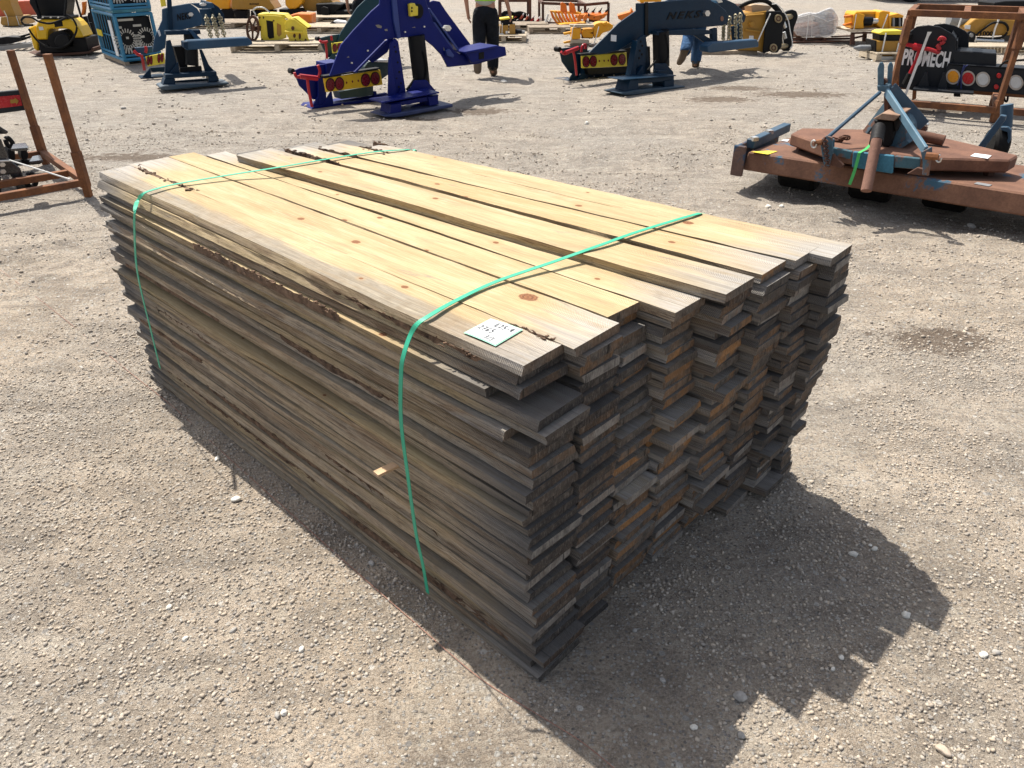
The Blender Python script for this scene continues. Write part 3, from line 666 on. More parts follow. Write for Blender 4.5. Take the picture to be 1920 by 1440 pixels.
# ================================================================== machinery and other things in the yard
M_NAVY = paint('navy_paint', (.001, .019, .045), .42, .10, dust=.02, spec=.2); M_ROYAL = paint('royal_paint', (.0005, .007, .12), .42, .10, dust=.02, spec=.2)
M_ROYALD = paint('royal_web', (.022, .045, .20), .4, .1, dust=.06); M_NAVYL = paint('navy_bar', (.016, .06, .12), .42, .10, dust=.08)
M_TEAL = paint('teal_paint', (.002, .035, .055), .42, .10, dust=.05)
M_BLACK = paint('black_paint', (.004, .005, .007), .45, .2, dust=.03, spec=.2); M_BLACKM = paint('black_plastic', (.006, .006, .007), .6, .2, dust=.04, spec=.2)
M_YEL = paint('yellow_paint', (.75, .46, .015), .4, .08); M_YELP = paint('pale_yellow_paint', (.72, .57, .05), .45, .08); M_ORY = paint('orange_yellow_paint', (.72, .33, .012), .4, .08)
M_GOLD = paint('ochre_paint', (.36, .19, .028), .42, .08); M_ORANGE = paint('orange_paint', (.66, .17, .012), .4, .08); M_CORAL = paint('coral_paint', (.50, .09, .04), .5, .08)
M_RED = paint('red_paint', (.38, .01, .018), .35, .1); M_LENS = paint('red_lens', (.16, .008, .012), .25, .3); M_AMBER = paint('amber_lens', (.72, .28, .01), .25, .15); M_CLEAR = paint('clear_lens', (.55, .57, .57), .2, .15)
M_REDL = paint('bright_red_lens', (.42, .008, .012), .25, .1)
M_STEEL = paint('bright_steel', (.62, .62, .60), .3, .1, metal=.8); M_CHAIN = paint('plated_chain', (.52, .47, .33), .35, .15, metal=.7); M_GREY = paint('grey_paint', (.22, .23, .24), .45, .1)
M_WHITE = paint('white_strap', (.70, .70, .68), .5, .05); M_LAB = paint('white_label', (.72, .73, .74), .5, .04, dust=.05); M_RUBBER = paint('rubber', (.010, .010, .010), .75, .2, dust=.08, spec=.2)
M_PALLET = wood_plain('pallet_wood', (.22, .17, .12), (.40, .33, .25)); M_PALLET2 = wood_plain('pale_pallet_wood', (.38, .31, .22), (.55, .47, .36))
M_RUST = rust('rust_frame', (.10, .038, .018), (.27, .105, .035)); M_RUSTD = rust('rust_dark', (.06, .028, .02), (.14, .06, .035))
M_DECK = rust('rust_deck', (.115, .050, .030), (.21, .098, .058)); M_DECKB = rust('rust_deck_blue', (.12, .055, .033), (.215, .105, .062), (.035, .095, .15), .585)
M_OLDBLUE = rust('worn_blue', (.05, .10, .14), (.09, .165, .22), (.17, .09, .06), .55); M_DKBLUE = paint('dark_blue_arm', (.03, .07, .115), .5, .1)
M_FPR = paint('foot_royal', (.035, .05, .13), .5, .2); M_FPN = paint('foot_navy', (.035, .065, .095), .5, .2)
M_CAGE = paint('cage_blue', (.035, .19, .33), .4, .1, dust=.1); M_CAGED = paint('cage_wrap', (.03, .16, .22), .35, .3)

def text_mesh(mb, pl, s, bl, br, tl, off=-.012, th=.01, shear=0.0, bold=.02, spacing=1.0):
    """lettering lying on an upright plane: bl, br, tl = photo positions of the word's corners"""
    cu = bpy.data.curves.new('t', 'FONT'); cu.body = s; cu.size = 1; cu.offset = bold; cu.shear = shear; cu.space_character = spacing; cu.resolution_u = 3
    ob = bpy.data.objects.new('t', cu); COL.objects.link(ob); bpy.context.view_layer.update()
    me = bpy.data.meshes.new_from_object(ob.evaluated_get(bpy.context.evaluated_depsgraph_get()))
    V = np.array([v.co[:] for v in me.vertices]); F = [list(p.vertices) for p in me.polygons]; E_ = {}
    lo, hi = V.min(0), V.max(0)
    P = []
    for v in V:
        a = (v[0]-lo[0])/(hi[0]-lo[0]); b = (v[1]-lo[1])/(hi[1]-lo[1])
        x = bl[0]+(br[0]-bl[0])*a+(tl[0]-bl[0])*b; y = bl[1]+(br[1]-bl[1])*a+(tl[1]-bl[1])*b
        P.append(pl.pt(x, y, off))
    n = len(P); P2 = [p+pl.n*th for p in P]; f2 = [[i+n for i in f[::-1]] for f in F]
    for f in F:
        for a, b in zip(f, f[1:]+f[:1]): E_[(a, b)] = 1
    side = [[a, b, b+n, a+n] for (a, b) in E_ if (b, a) not in E_]
    mb.add(P+P2, F+f2+side)
    bpy.data.objects.remove(ob); bpy.data.curves.remove(cu); bpy.data.meshes.remove(me); return mb
def P_(parent, name, mat, pl, *polys, bevel=.004):
    """one part from several prisms: each poly = (points, off, thickness)"""
    if parent is not None and name in SPLIT and len(polys) > 1:
        for q in polys: r_ = P_(parent, name, mat, pl, q, bevel=bevel)
        return r_
    mb = MB()
    for pts, off, th in polys: mb.prism(pl, pts, off, th)
    return mb.build(name, mat, parent, bevel)
SPLIT = ('post', 'brace', 'gusset', 'web_plate', 'underside_plate', 'clevis', 'foot_beam', 'bars', 'tie_strap', 'tank', 'lug_brace', 'hitch_lug', 'coupler_plate', 'cutting_base', 'crate_post', 'mounting_bracket', 'nose_plate', 'base_frame', 'front_plate', 'skid', 'roller_block', 'drum', 'shield', 'rail')
def holes(parent, pl, lst, off, mat, name, n=10):
    for x, y, rx, ry in lst: MB().disc(pl, x, y, rx, ry, off, .006, n).build(name, mat, parent)
def line_poly(pts, w_):
    """a band of width w_ photo pixels along a line"""
    L, Rr_ = [], []
    for i, p in enumerate(pts):
        a = Vector(pts[max(0, i-1)]); b = Vector(pts[min(len(pts)-1, i+1)]); d = (b-a).normalized(); n = Vector((-d.y, d.x))*w_/2
        L.append((p[0]+n.x, p[1]+n.y)); Rr_.append((p[0]-n.x, p[1]-n.y))
    return L+Rr_[::-1]
def rods(parent, name, mat, pl, lines, r, off=0.0, n=8, smooth=True):
    mb = MB()
    for ln in lines:
        pts = [pl.pt(p[0], p[1], p[2] if len(p) > 2 else off) for p in ln]
        mb.tube(smooth_path(pts, 4) if len(pts) > 2 else pts, r, n)
    return mb.build(name, mat, parent, 0, smooth)
def chain(parent, pl, top, bot, off, n_, r=.012, wid=.03):
    mb = MB(); a, b = pl.pt(*top, off), pl.pt(*bot, off); d = (b-a)/n_; L = d.length*.72
    for i in range(n_):
        c = a+d*(i+.5); ax = pl.x if i % 2 else pl.n; up = d.normalized()
        ring = [c+up*math.cos(t)*L+ax*math.sin(t)*wid for t in [2*math.pi*k/10 for k in range(11)]]
        mb.tube(ring, r, 5)
    return mb.build('chain', M_CHAIN, parent, 0, True)
def lamp(parent, pl, x, y, rx, ry, off, mat, rim=None, name='tail_light'):
    o = MB().disc(pl, x, y, rx, ry, off-.02, .02, 20)
    q = o.build(name, mat, parent, .003)
    if rim: MB().ring(pl, x, y, rx*1.28, ry*1.28, .8, off-.016, .016).build('rim', rim, q)
    else: MB().ring(pl, x, y, rx*1.12, ry*1.12, .86, off-.014, .014).build('rim', M_BLACKM, q)
    return q
def pallet(c, yaw, w_=1.2, d=1.0, mat=None, label='', group='wooden pallets on the yard', h=.14):
    mat = mat or M_PALLET; c = Vector((c.x, c.y, 0)); t = thing('pallet', c, label, 'pallet', group)
    ca, sa = math.cos(R(yaw)), math.sin(R(yaw)); q = lambda x, y, z: c+Vector((x*ca-y*sa, x*sa+y*ca, z))
    mb = MB(); nb = 7
    for i in range(nb): mb.box(q(0, -d/2+d*(i+.5)/nb, h-.01), w_, d/nb*.74, .02, yaw)
    mb.build('deck_boards', mat, t)
    for x in (-w_/2+.05, 0, w_/2-.05): MB().box(q(x, 0, h/2-.002), .09, d, h-.058, yaw).build('bearer', mat, t)
    mb = MB()
    for y in (-d/2+.06, 0, d/2-.06): mb.box(q(0, y, .01), w_, .1, .02, yaw)
    mb.build('bottom_boards', mat, t); return t
def ground_point(px, py): p = gp(px, py); p.z = 0; return p

# ---------------------------------------------------------------- royal blue towing unit, left of centre
pl = Plane(585, 205, 38); root = thing('towing_attachment', ground_point(700, 200), 'royal blue steel towing attachment with yellow light bar, nearest machine to the pile', 'towing machine')
pl.sh = -.65
main = [(618, 143), (640, 84), (664, 56), (697, 21), (712, 8), (716, -30), (790, -34), (801, 8), (813, 42), (840, 80), (853, 96), (863, 102), (905, 96), (948, 88), (950, 104), (897, 120), (840, 126), (828, 103), (813, 87), (798, 75), (790, 71), (760, 70), (723, 74), (665, 133), (640, 138)]
P_(root, 'side_plate', M_ROYAL, pl, (main, 0, .03), bevel=.006)
farp = [(690, 112), (727, 74), (742, 40), (760, -34), (812, -36), (806, 4), (813, 1), (825, 3), (836, 20), (864, 58), (890, 93), (930, 86), (935, 100), (880, 116), (845, 112), (800, 66), (740, 70), (727, 98), (700, 118)]
P_(root, 'side_plate', M_ROYAL, pl, (farp, .33, .03), bevel=.006)
P_(root, 'web_plate', M_ROYALD, pl, ([(803, 17), (861, 99), (866, 104), (869, 101), (864, 97), (806, 15)], .03, .32), ([(812, 43), (846, 92), (850, 90), (816, 41)], .03, .3))
P_(root, 'underside_plate', M_ROYAL, pl, ([(723, 76), (665, 135), (668, 137), (727, 78)], .03, .3), ([(760, 70), (790, 71), (790, 68), (760, 67)], .03, .3))
P_(root, 'post_flange', M_ROYALD, pl, ([(733, -30), (741, -30), (752, 71), (746, 73), (739, 40)], -.035, .035))
P_(root, 'post', M_ROYAL, pl, ([(728, 187), (732, 82), (742, 72), (747, 78), (763, 184)], -.10, .03), ([(728, 187), (729, 107), (733, 110), (745, 187)], -.22, .02), ([(744, 186), (752, 165), (754, 186)], -.13, .05), ([(738, 90), (747, 80), (762, 180), (752, 180)], .3, .02))
holes(root, pl, [(x, y, r, r*1.3) for x, y, r in ((742.5, 97, 1.8), (746, 117, 1.5), (740, 88, 1.2), (749, 135, 1.8), (744, 147, 1.2), (752, 156, 1.4), (748, 163, 1.6))], -.106, M_BLACKM, 'post_hole')
pl.sh = -.70
P_(root, 'foot_beam', M_ROYAL, pl, ([(716, 191), (824, 172), (824, 175), (716, 194)], -.42, .3), ([(733, 194), (822, 177), (822, 186), (736, 201)], -.36, .2))
P_(root, 'foot_leg', M_ROYAL, pl, ([(734, 196), (753, 193), (753, 213), (731, 216)], -.40, .24))
P_(root, 'foot_leg', M_ROYAL, pl, ([(803, 182), (821, 179), (823, 196), (806, 199)], -.38, .24))
P_(root, 'foot_plate', M_FPR, pl, ([(719, 218), (735, 214), (850, 195), (850, 201), (755, 219), (740, 221), (725, 220)], -.44, .36), bevel=.01)
P_(root, 'foot_rail', M_ROYAL, pl, ([(754, 204), (806, 191), (806, 197), (754, 211)], -.24, .05))
pl.sh = -.62
P_(root, 'clevis', M_ROYAL, pl, ([(772, 162), (776, 151), (800, 150), (817, 170), (818, 177), (764, 184), (763, 172)], -.16, .03), ([(772, 162), (776, 151), (800, 150), (817, 170), (818, 177), (764, 184)], .1, .03), ([(788, 168), (808, 165), (808, 175), (788, 178)], -.22, .06))
rods(root, 'lift_cylinder', M_BLACK, pl, [[(780, 66), (791, 160)]], .105, -.02, 16)
rods(root, 'hydraulic_hose', M_RUBBER, pl, [[(794, 96), (800, 118), (800, 140), (796, 152)], [(778, 146), (770, 158), (762, 168)]], .014, -.14)
pl.sh = .0
P_(root, 'base_frame', M_ROYAL, pl, ([(585, 204), (590, 199), (726, 182), (726, 187), (640, 199), (585, 206)], -.02, .34), ([(600, 196), (726, 174), (728, 181), (600, 201)], .08, .06), ([(700, 172), (706, 171), (708, 184), (703, 186)], 0, .06))
P_(root, 'gusset', M_ROYAL, pl, ([(585, 202), (600, 173), (603, 198)], 0, .03)); P_(root, 'gusset', M_ROYAL, pl, ([(604, 199), (622, 170), (626, 197)], -.02, .03))
P_(root, 'nose_plate', M_ROYAL, pl, ([(551, 133), (562, 128), (603, 121), (622, 120), (622, 160), (600, 185), (588, 187), (562, 161), (557, 148)], .06, .03), ([(612, 119), (640, 115), (640, 142), (612, 146)], .02, .3), ([(596, 146), (612, 143), (612, 195), (598, 198)], -.01, .05))
MB().disc(pl, 549.5, 134, 4, 5.5, .0, .1).build('end_cap', M_BLACKM, root)
pl.sh = -.15
P_(root, 'light_bar', M_YEL, pl, ([(607, 147), (713, 131), (718, 159), (612, 173)], -.12, .03))
for x, y in ((620, 159), (637, 157), (686, 150), (704, 147)): lamp(root, pl, x, y, 7.6, 11, -.12, M_LENS)
holes(root, pl, [(x, y, 1.3, 2.2) for x, y in ((650, 155), (661, 153), (672, 151.5))], -.125, M_LENS, 'bar_hole')
P_(root, 'cover_strip', M_BLACKM, pl, ([(604, 146), (604, 143), (712, 127), (713, 130)], -.14, .1))
P_(root, 'tank', paint('tank_green', (.02, .045, .05), .5), pl, ([(690, 117), (728, 113), (728, 140), (700, 160), (682, 150), (684, 125)], .14, .3), ([(636, 172), (700, 160), (700, 178), (640, 186)], .14, .2))
P_(root, 'tank_lid', M_STEEL, pl, ([(694, 116), (696, 113), (729, 112), (729, 117)], .12, .34))
rods(root, 'load_binder', M_RED, pl, [[(552, 136), (556, 144), (566, 143)], [(576, 144), (579, 170), (585, 200)], [(596, 122), (600, 134), (597, 146)]], .018, -.06)
rods(root, 'load_binder', M_RED, pl, [[(562, 143), (595, 147)]], .03, -.08)
pl.sh = -.65
q = P_(root, 'remote_control', M_YELP, pl, ([(768, 8), (772, 6), (778, 6), (780, 11), (784, 12), (784, 29), (770, 31)], -.06, .05)); mb = MB(); mb.disc(pl, 772.5, 15, 1.6, 1.8, -.066, .01, 8).disc(pl, 772.5, 21, 1.6, 1.8, -.066, .01, 8); mb.build('buttons', M_BLACKM, q)
MB().disc(pl, 785, 21, 9, 14, -.02, .02).build('hose_coil', M_RUBBER, root)
MB().disc(pl, 840, 53, 7, 6, -.06, .05, 6).build('bolt_head', M_STEEL, root)
P_(root, 'tongue', M_ROYAL, pl, ([(872, 99), (935, 86), (948, 88), (950, 104), (925, 110), (885, 118)], -.09, .06), ([(872, 101), (872, 97), (934, 85), (934, 88)], -.14, .4), bevel=.006)
P_(root, 'tongue_socket', M_BLACKM, pl, ([(898, 99), (908, 97), (908, 110), (898, 112)], -.096, .01))
P_(root, 'step_lug', M_ROYALD, pl, ([(836, 95), (843, 92), (852, 104), (850, 108), (839, 105)], -.05, .04))

SCF = paint('scuffed_primer', (.22, .20, .17), .8, .3)
for q in ([(704, 47), (710, 46), (716, 49), (715, 53), (708, 52)], [(721, 55), (726, 54), (727, 58), (722, 58)], [(650, 108), (654, 105), (655, 108)], [(772, 52), (778, 50), (779, 52)], [(832, 88), (834, 94), (832, 95)]): P_(root, 'scuff', SCF, pl, (q, -.003, .002), bevel=0)
for x, y in ((690, 95), (660, 118), (760, 60), (796, 50)): MB().disc(pl, x, y, 1.6, 1.8, -.02, .02, 6).build('bolt_head', M_STEEL, root)

# ---------------------------------------------------------------- navy towing unit with chains, right of centre
pl = Plane(1066, 152, 38); root = thing('towing_attachment', ground_point(1190, 160), 'navy steel towing attachment lettered NEKS, right of the walking person', 'towing machine', None)
pl.sh = -.95
main = [(1105, 99), (1160, 44), (1194, 20), (1194, 6), (1209, 6), (1239, 3), (1290, -1), (1329, -1), (1347, 8), (1361, 20), (1367, 32), (1364, 44), (1355, 48), (1278, 55), (1230, 59), (1213, 65), (1192, 75), (1160, 95), (1130, 101)]
P_(root, 'side_plate', M_NAVY, pl, (main, 0, .03), bevel=.006)
P_(root, 'side_plate', M_NAVY, pl, ([(1300, -20), (1362, -1), (1379, 7), (1393, 20), (1399, 31), (1396, 41), (1387, 46), (1290, 52), (1230, 59), (1180, 90), (1150, 96), (1190, 50), (1230, 10)], .42, .03), bevel=.006)
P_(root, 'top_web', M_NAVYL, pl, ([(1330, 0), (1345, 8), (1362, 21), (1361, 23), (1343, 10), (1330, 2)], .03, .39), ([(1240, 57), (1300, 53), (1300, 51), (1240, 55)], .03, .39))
P_(root, 'post_flange', M_BLACK, pl, ([(1210, 4), (1216, 4), (1216, 66), (1210, 67)], -.02, .02))
MB_t = text_mesh(MB(), pl, 'NEKS', (1250, 37), (1313, 33), (1253, 23), -.008, .006, .22, .03, 1.35); MB_t.build('lettering', M_BLACKM, root)
P_(root, 'lot_label', M_LAB, pl, ([(1146, 65), (1156, 66), (1155.5, 78), (1145.5, 77)], -.008, .006), bevel=0)
MB().disc(pl, 1327, 25, 5, 6, -.05, .05, 6).build('bolt_head', M_STEEL, root)
P_(root, 'bolt_head', M_STEEL, pl, ([(1342, 0), (1352, -2), (1356, 4), (1347, 6)], .1, .1))
MB().disc(pl, 1354, 35, 3, 5, -.006, .005, 12).build('emblem', rust('emblem_brown', (.2, .09, .05), (.3, .15, .1)), root)
P_(root, 'post', M_NAVY, pl, ([(1181, 147), (1194, 76), (1206, 66), (1211, 66), (1210, 145)], -.12, .03), ([(1181, 147), (1195, 76), (1197, 78), (1192, 146)], -.2, .1), ([(1191, 144), (1206, 122), (1208, 144)], -.2, .06), ([(1206, 66), (1211, 66), (1222, 146), (1210, 146)], .2, .03))
holes(root, pl, [(x, y, 1.5, 2.2) for x, y in ((1202, 78), (1205, 86), (1200, 95), (1204, 102), (1199, 109))], -.126, M_BLACKM, 'post_hole')
pl.sh = -1.05
P_(root, 'foot_beam', M_NAVY, pl, ([(1168, 149), (1268, 141), (1268, 143), (1168, 151)], -.42, .3), ([(1184, 150), (1264, 143), (1264, 152), (1187, 157)], -.36, .2))
P_(root, 'foot_leg', M_NAVY, pl, ([(1182, 150), (1197, 150), (1198, 170), (1176, 171)], -.40, .24)); P_(root, 'foot_leg', M_NAVY, pl, ([(1246, 152), (1264, 150), (1264, 162), (1246, 165)], -.38, .24))
P_(root, 'foot_rail', M_NAVY, pl, ([(1197, 164), (1247, 158), (1247, 164), (1197, 170)], -.24, .05))
P_(root, 'foot_plate', M_FPN, pl, ([(1165, 175), (1193, 169), (1285, 161), (1285, 164), (1193, 178), (1172, 179)], -.44, .36), bevel=.01)
pl.sh = -.98
P_(root, 'clevis', M_NAVY, pl, ([(1228, 120), (1249, 119), (1263, 135), (1263, 143), (1226, 144)], -.16, .03), ([(1228, 120), (1249, 119), (1263, 135), (1263, 143), (1226, 144)], .1, .03), ([(1232, 132), (1252, 131), (1252, 142), (1232, 143)], -.22, .06))
rods(root, 'lift_cylinder', M_BLACK, pl, [[(1239, 58), (1240, 124)]], .12, -.02, 16)
rods(root, 'hydraulic_hose', M_RUBBER, pl, [[(1248, 66), (1253, 92), (1252, 108), (1247, 118)], [(1230, 114), (1221, 124), (1214, 132)]], .014, -.14)
P_(root, 'cross_channel', M_NAVY, pl, ([(1232, 59), (1300, 54), (1335, 57), (1335, 64), (1300, 66), (1232, 66)], -.08, .2))
P_(root, 'brace', M_NAVY, pl, ([(1288, 56), (1304, 56), (1342, 78), (1338, 86), (1322, 80)], -.06, .04), ([(1335, 55), (1345, 52), (1346, 82), (1336, 80)], .0, .06), ([(1374, 50), (1392, 44), (1394, 76), (1376, 76)], .2, .05), bevel=.006)
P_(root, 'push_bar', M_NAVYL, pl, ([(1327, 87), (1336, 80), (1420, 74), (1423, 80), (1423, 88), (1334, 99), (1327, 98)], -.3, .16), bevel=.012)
for a, b in (((1357, 46), (1356, 74)), ((1368, 32), (1366, 76)), ((1379, 28), (1379, 73)), ((1388, 26), (1389, 75))): chain(root, pl, a, b, .12 if a[0] < 1375 else .2, 9)
pl.sh = .0
P_(root, 'base_frame', M_NAVY, pl, ([(1066, 151), (1182, 144), (1182, 148), (1066, 154)], -.02, .34), ([(1079, 141), (1180, 135), (1180, 141), (1080, 148)], .08, .06))
P_(root, 'gusset', M_NAVY, pl, ([(1066, 151), (1080, 131), (1082, 150)], 0, .03)); P_(root, 'gusset', M_NAVY, pl, ([(1083, 150), (1096, 131), (1100, 149)], -.02, .03))
P_(root, 'nose_plate', M_NAVY, pl, ([(1050, 92), (1060, 90), (1086, 87), (1102, 86), (1102, 128), (1084, 142), (1070, 137), (1055, 116)], .06, .03), ([(1090, 102), (1102, 100), (1102, 148), (1092, 149)], -.01, .05), ([(1096, 96), (1176, 90), (1176, 104), (1096, 108)], .2, .1))
MB().disc(pl, 1050, 93, 3.5, 5, .0, .1).build('end_cap', M_BLACKM, root)
pl.sh = -.25
P_(root, 'light_bar', M_YELP, pl, ([(1091, 105), (1175, 98), (1176, 124), (1092, 128)], -.12, .03))
for x, y in ((1099.5, 116), (1113, 115), (1152, 112.5), (1167, 111.5)): lamp(root, pl, x, y, 5.8, 9.5, -.12, M_LENS)
holes(root, pl, [(x, y, 1.2, 2) for x, y in ((1124, 114.5), (1133, 114), (1141, 113.5))], -.125, M_LENS, 'bar_hole')
P_(root, 'cover_strip', M_BLACKM, pl, ([(1090, 103), (1090, 101), (1175, 94), (1176, 97)], -.14, .1))
P_(root, 'tank', M_BLACKM, pl, ([(1168, 90), (1219, 87), (1220, 126), (1206, 132), (1168, 128)], .2, .3), ([(1100, 128), (1180, 124), (1180, 136), (1104, 140)], .16, .2))
rods(root, 'load_binder', M_RED, pl, [[(1052, 97), (1058, 101), (1066, 99)], [(1074, 92), (1078, 112), (1081, 141)], [(1090, 98), (1092, 86), (1098, 84), (1097, 92)]], .018, -.06)
rods(root, 'load_binder', M_RED, pl, [[(1060, 99), (1084, 90)]], .03, -.08)

# ---------------------------------------------------------------- navy towing unit with chains, on the left
pl = Plane(300, 170, 30); root = thing('towing_attachment', ground_point(345, 155), 'navy steel towing attachment lettered NEKS, standing before the blue wire cages', 'towing machine')
P_(root, 'side_plate', M_NAVYL, pl, ([(286, 98), (290, 70), (304, 38), (304, 17), (320, 12), (356, 6), (370, 16), (379, 31), (379, 44), (376, 48), (342, 56), (313, 58), (310, 90), (299, 96)], .35, .03), bevel=.006)
P_(root, 'side_plate', M_NAVY, pl, ([(398, 5), (411, 14), (420, 27), (422, 41), (419, 49), (408, 50), (404, 30), (396, 18)], .55, .9), bevel=.006)
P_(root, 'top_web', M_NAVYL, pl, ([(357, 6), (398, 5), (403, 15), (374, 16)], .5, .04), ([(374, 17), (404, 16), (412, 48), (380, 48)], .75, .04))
P_(root, 'post_flange', M_NAVY, pl, ([(312, -30), (320, -30), (325, 56), (316, 58)], .3, .04))
text_mesh(MB(), pl, 'NEKS', (333, 39), (358, 35), (332, 26), .34, .006, 0, .03, 1.2).build('lettering', M_BLACKM, root)
P_(root, 'lot_label', M_LAB, pl, ([(295, 58), (299, 56), (302, 66), (299, 69)], .34, .006), bevel=0)
MB().disc(pl, 358, 27, 5, 4, .3, .05, 6).build('bolt_head', M_STEEL, root); MB().disc(pl, 381, 8.5, 6.5, 3, .44, .05, 10).build('bolt_head', M_STEEL, root)
for a, b in (((386, 29), (396, 72)), ((399, 29), (409, 71)), ((411, 27), (421, 69))): chain(root, pl, a, b, .5, 9)
P_(root, 'cross_channel', M_NAVY, pl, ([(310, 58), (375, 56), (377, 64), (311, 66)], .0, .14)); P_(root, 'brace', M_NAVYL, pl, ([(352, 54), (360, 56), (378, 74), (367, 75)], -.03, .03))
P_(root, 'push_bar', M_NAVYL, pl, ([(347, 79), (353, 76), (465, 70), (474, 79), (473, 84), (466, 86), (350, 94), (347, 91)], -.25, .16), bevel=.012)
P_(root, 'end_plate', M_NAVY, pl, ([(344, 79), (352, 78), (353, 93), (345, 90)], -.28, .22))
P_(root, 'post', M_NAVY, pl, ([(309, 141), (312, 77), (320, 75), (337, 138)], .0, .04), ([(318, 138), (334, 116), (337, 137)], -.05, .04)); P_(root, 'post', M_NAVY, pl, ([(374, 93), (379, 93), (392, 122), (403, 134), (385, 136)], .0, .04))
rods(root, 'lift_cylinder', M_BLACK, pl, [[(357, 60), (360, 122)]], .09, .1, 16)
P_(root, 'valve_block', M_BLACKM, pl, ([(326, 88), (350, 86), (352, 128), (338, 130)], .15, .2), ([(338, 128), (352, 126), (352, 138), (338, 138)], .0, .1), ([(352, 126), (378, 124), (379, 134), (352, 136)], .0, .06))
P_(root, 'foot_beam', M_NAVY, pl, ([(310, 140), (406, 134), (407, 142), (310, 148)], -.15, .2)); P_(root, 'foot_leg', M_NAVY, pl, ([(309, 148), (328, 147), (329, 160), (305, 161)], -.15, .22)); P_(root, 'foot_leg', M_NAVY, pl, ([(391, 143), (408, 142), (411, 152), (392, 154)], -.15, .22))
P_(root, 'foot_rail', M_NAVY, pl, ([(328, 152), (392, 147), (392, 153), (328, 159)], .02, .05))
P_(root, 'foot_plate', M_FPN, pl, ([(299, 163), (310, 160), (428, 154), (430, 158), (311, 170), (301, 168)], -.22, .36), bevel=.01)
pl.sh = 1.25
P_(root, 'base_frame', M_NAVY, pl, ([(264, 146), (309, 142), (309, 145), (264, 149)], .1, .3)); P_(root, 'gusset', M_NAVY, pl, ([(266, 146), (282, 127), (284, 145)], .12, .04)); P_(root, 'gusset', M_NAVY, pl, ([(282, 127), (309, 125), (309, 135), (284, 135)], .2, .04))
P_(root, 'nose_plate', M_NAVYL, pl, ([(249, 90), (286, 87), (287, 98), (270, 103), (251, 96)], .16, .05))
MB().disc(pl, 250.5, 92, 2.5, 3.5, .12, .1).build('end_cap', M_BLACKM, root)
P_(root, 'light_bar', M_YELP, pl, ([(273, 106), (308, 99), (310, 119), (277, 125)], .05, .03))
for x, y in ((278, 114), (283.5, 113), (298, 109.5), (304, 108)): lamp(root, pl, x, y, 2.5, 8, .05, M_LENS)
rods(root, 'load_binder', M_RED, pl, [[(251, 95), (258, 102), (264, 103)], [(265, 103), (268, 115), (271, 132)], [(273, 87), (274, 93), (273, 99)]], .022, .1)
pl.sh = .0
P_(root, 'remote_control', M_YELP, pl, ([(300, -6), (309, -6), (312, 11), (303, 13)], .25, .05))

# ---------------------------------------------------------------- dark teal towing unit hiding behind the royal blue one
pl = Plane(655, 128, 36); root = thing('towing_attachment', ground_point(672, 125), 'dark teal towing attachment mostly hidden behind the royal blue one', 'towing machine')
P_(root, 'side_plate', M_TEAL, pl, ([(632, 78), (640, 60), (670, 14), (690, -5), (740, -10), (740, 40), (690, 80), (655, 88)], .05, .03), bevel=.006)
P_(root, 'nose_plate', M_TEAL, pl, ([(598, 72), (622, 66), (640, 64), (640, 100), (616, 108), (607, 92)], .08, .04)); MB().disc(pl, 597.5, 73, 3, 4, .05, .1).build('end_cap', M_BLACKM, root)
P_(root, 'light_bar', M_YELP, pl, ([(622, 81), (680, 74), (680, 95), (624, 100)], -.1, .03)); lamp(root, pl, 628, 90, 3.6, 7, -.1, M_LENS); lamp(root, pl, 637, 88.5, 3.6, 7, -.1, M_LENS)
P_(root, 'base_frame', M_TEAL, pl, ([(611, 118), (680, 110), (680, 114), (611, 121)], 0, .3), ([(611, 118), (628, 96), (632, 116)], 0, .03))
rods(root, 'load_binder', M_RED, pl, [[(599, 76), (604, 79), (614, 78)], [(610, 79), (612, 92), (613, 110)], [(621, 67), (622, 76)]], .02, -.05)

# ---------------------------------------------------------------- yellow plate compactor
pl = Plane(82, 106, 6); root = thing('plate_compactor', ground_point(115, 100), 'yellow and black plate compactor with black mounting bracket, left background', 'compactor')
P_(root, 'housing', M_YEL, pl, ([(66, 50), (72, 38), (78, 36), (131, 36), (139, 42), (146, 50), (157, 70), (139, 71), (137, 62), (133, 56), (127, 54), (92, 54), (89, 58), (89, 74), (70, 74)], .0, .5), ([(52, 52), (66, 47), (70, 74), (72, 97), (63, 92)], .1, .6), bevel=.02)
P_(root, 'vibrating_base', M_BLACKM, pl, ([(71, 75), (90, 74), (92, 88), (136, 86), (137, 72), (160, 71), (166, 97), (76, 100)], .02, .6), bevel=.01)
P_(root, 'skid_plate', M_RUSTD, pl, ([(52, 98), (62, 101), (84, 102), (163, 97), (170, 94), (173, 89), (175, 90), (172, 98), (164, 101), (84, 107), (72, 105)], -.04, .8))
MB().disc(pl, 111, 76, 22, 18, -.05, .5, 28).build('motor_guard', M_BLACKM, root, .01); MB().disc(pl, 116, 77, 14, 13, -.12, .1, 24).build('motor_cover', M_BLACK, root, .01)
P_(root, 'mounting_bracket', M_BLACK, pl, ([(55, -24), (55, 6), (68, 27), (70, 35), (78, 35), (72, 20), (66, 0), (66, -24)], .0, .06), ([(66, -24), (66, 2), (78, 34), (125, 33), (126, 5), (124, -24)], .3, .06), ([(124, -24), (126, 5), (123, 28), (128, 35), (118, 35)], .0, .36), ([(68, 31), (127, 31), (128, 36), (69, 36)], -.02, .5), bevel=.01)
holes(root, pl, [(x, 32.5, 2, 1.5) for x in (80, 95, 109)], -.05, M_STEEL, 'bolt_head', 8)
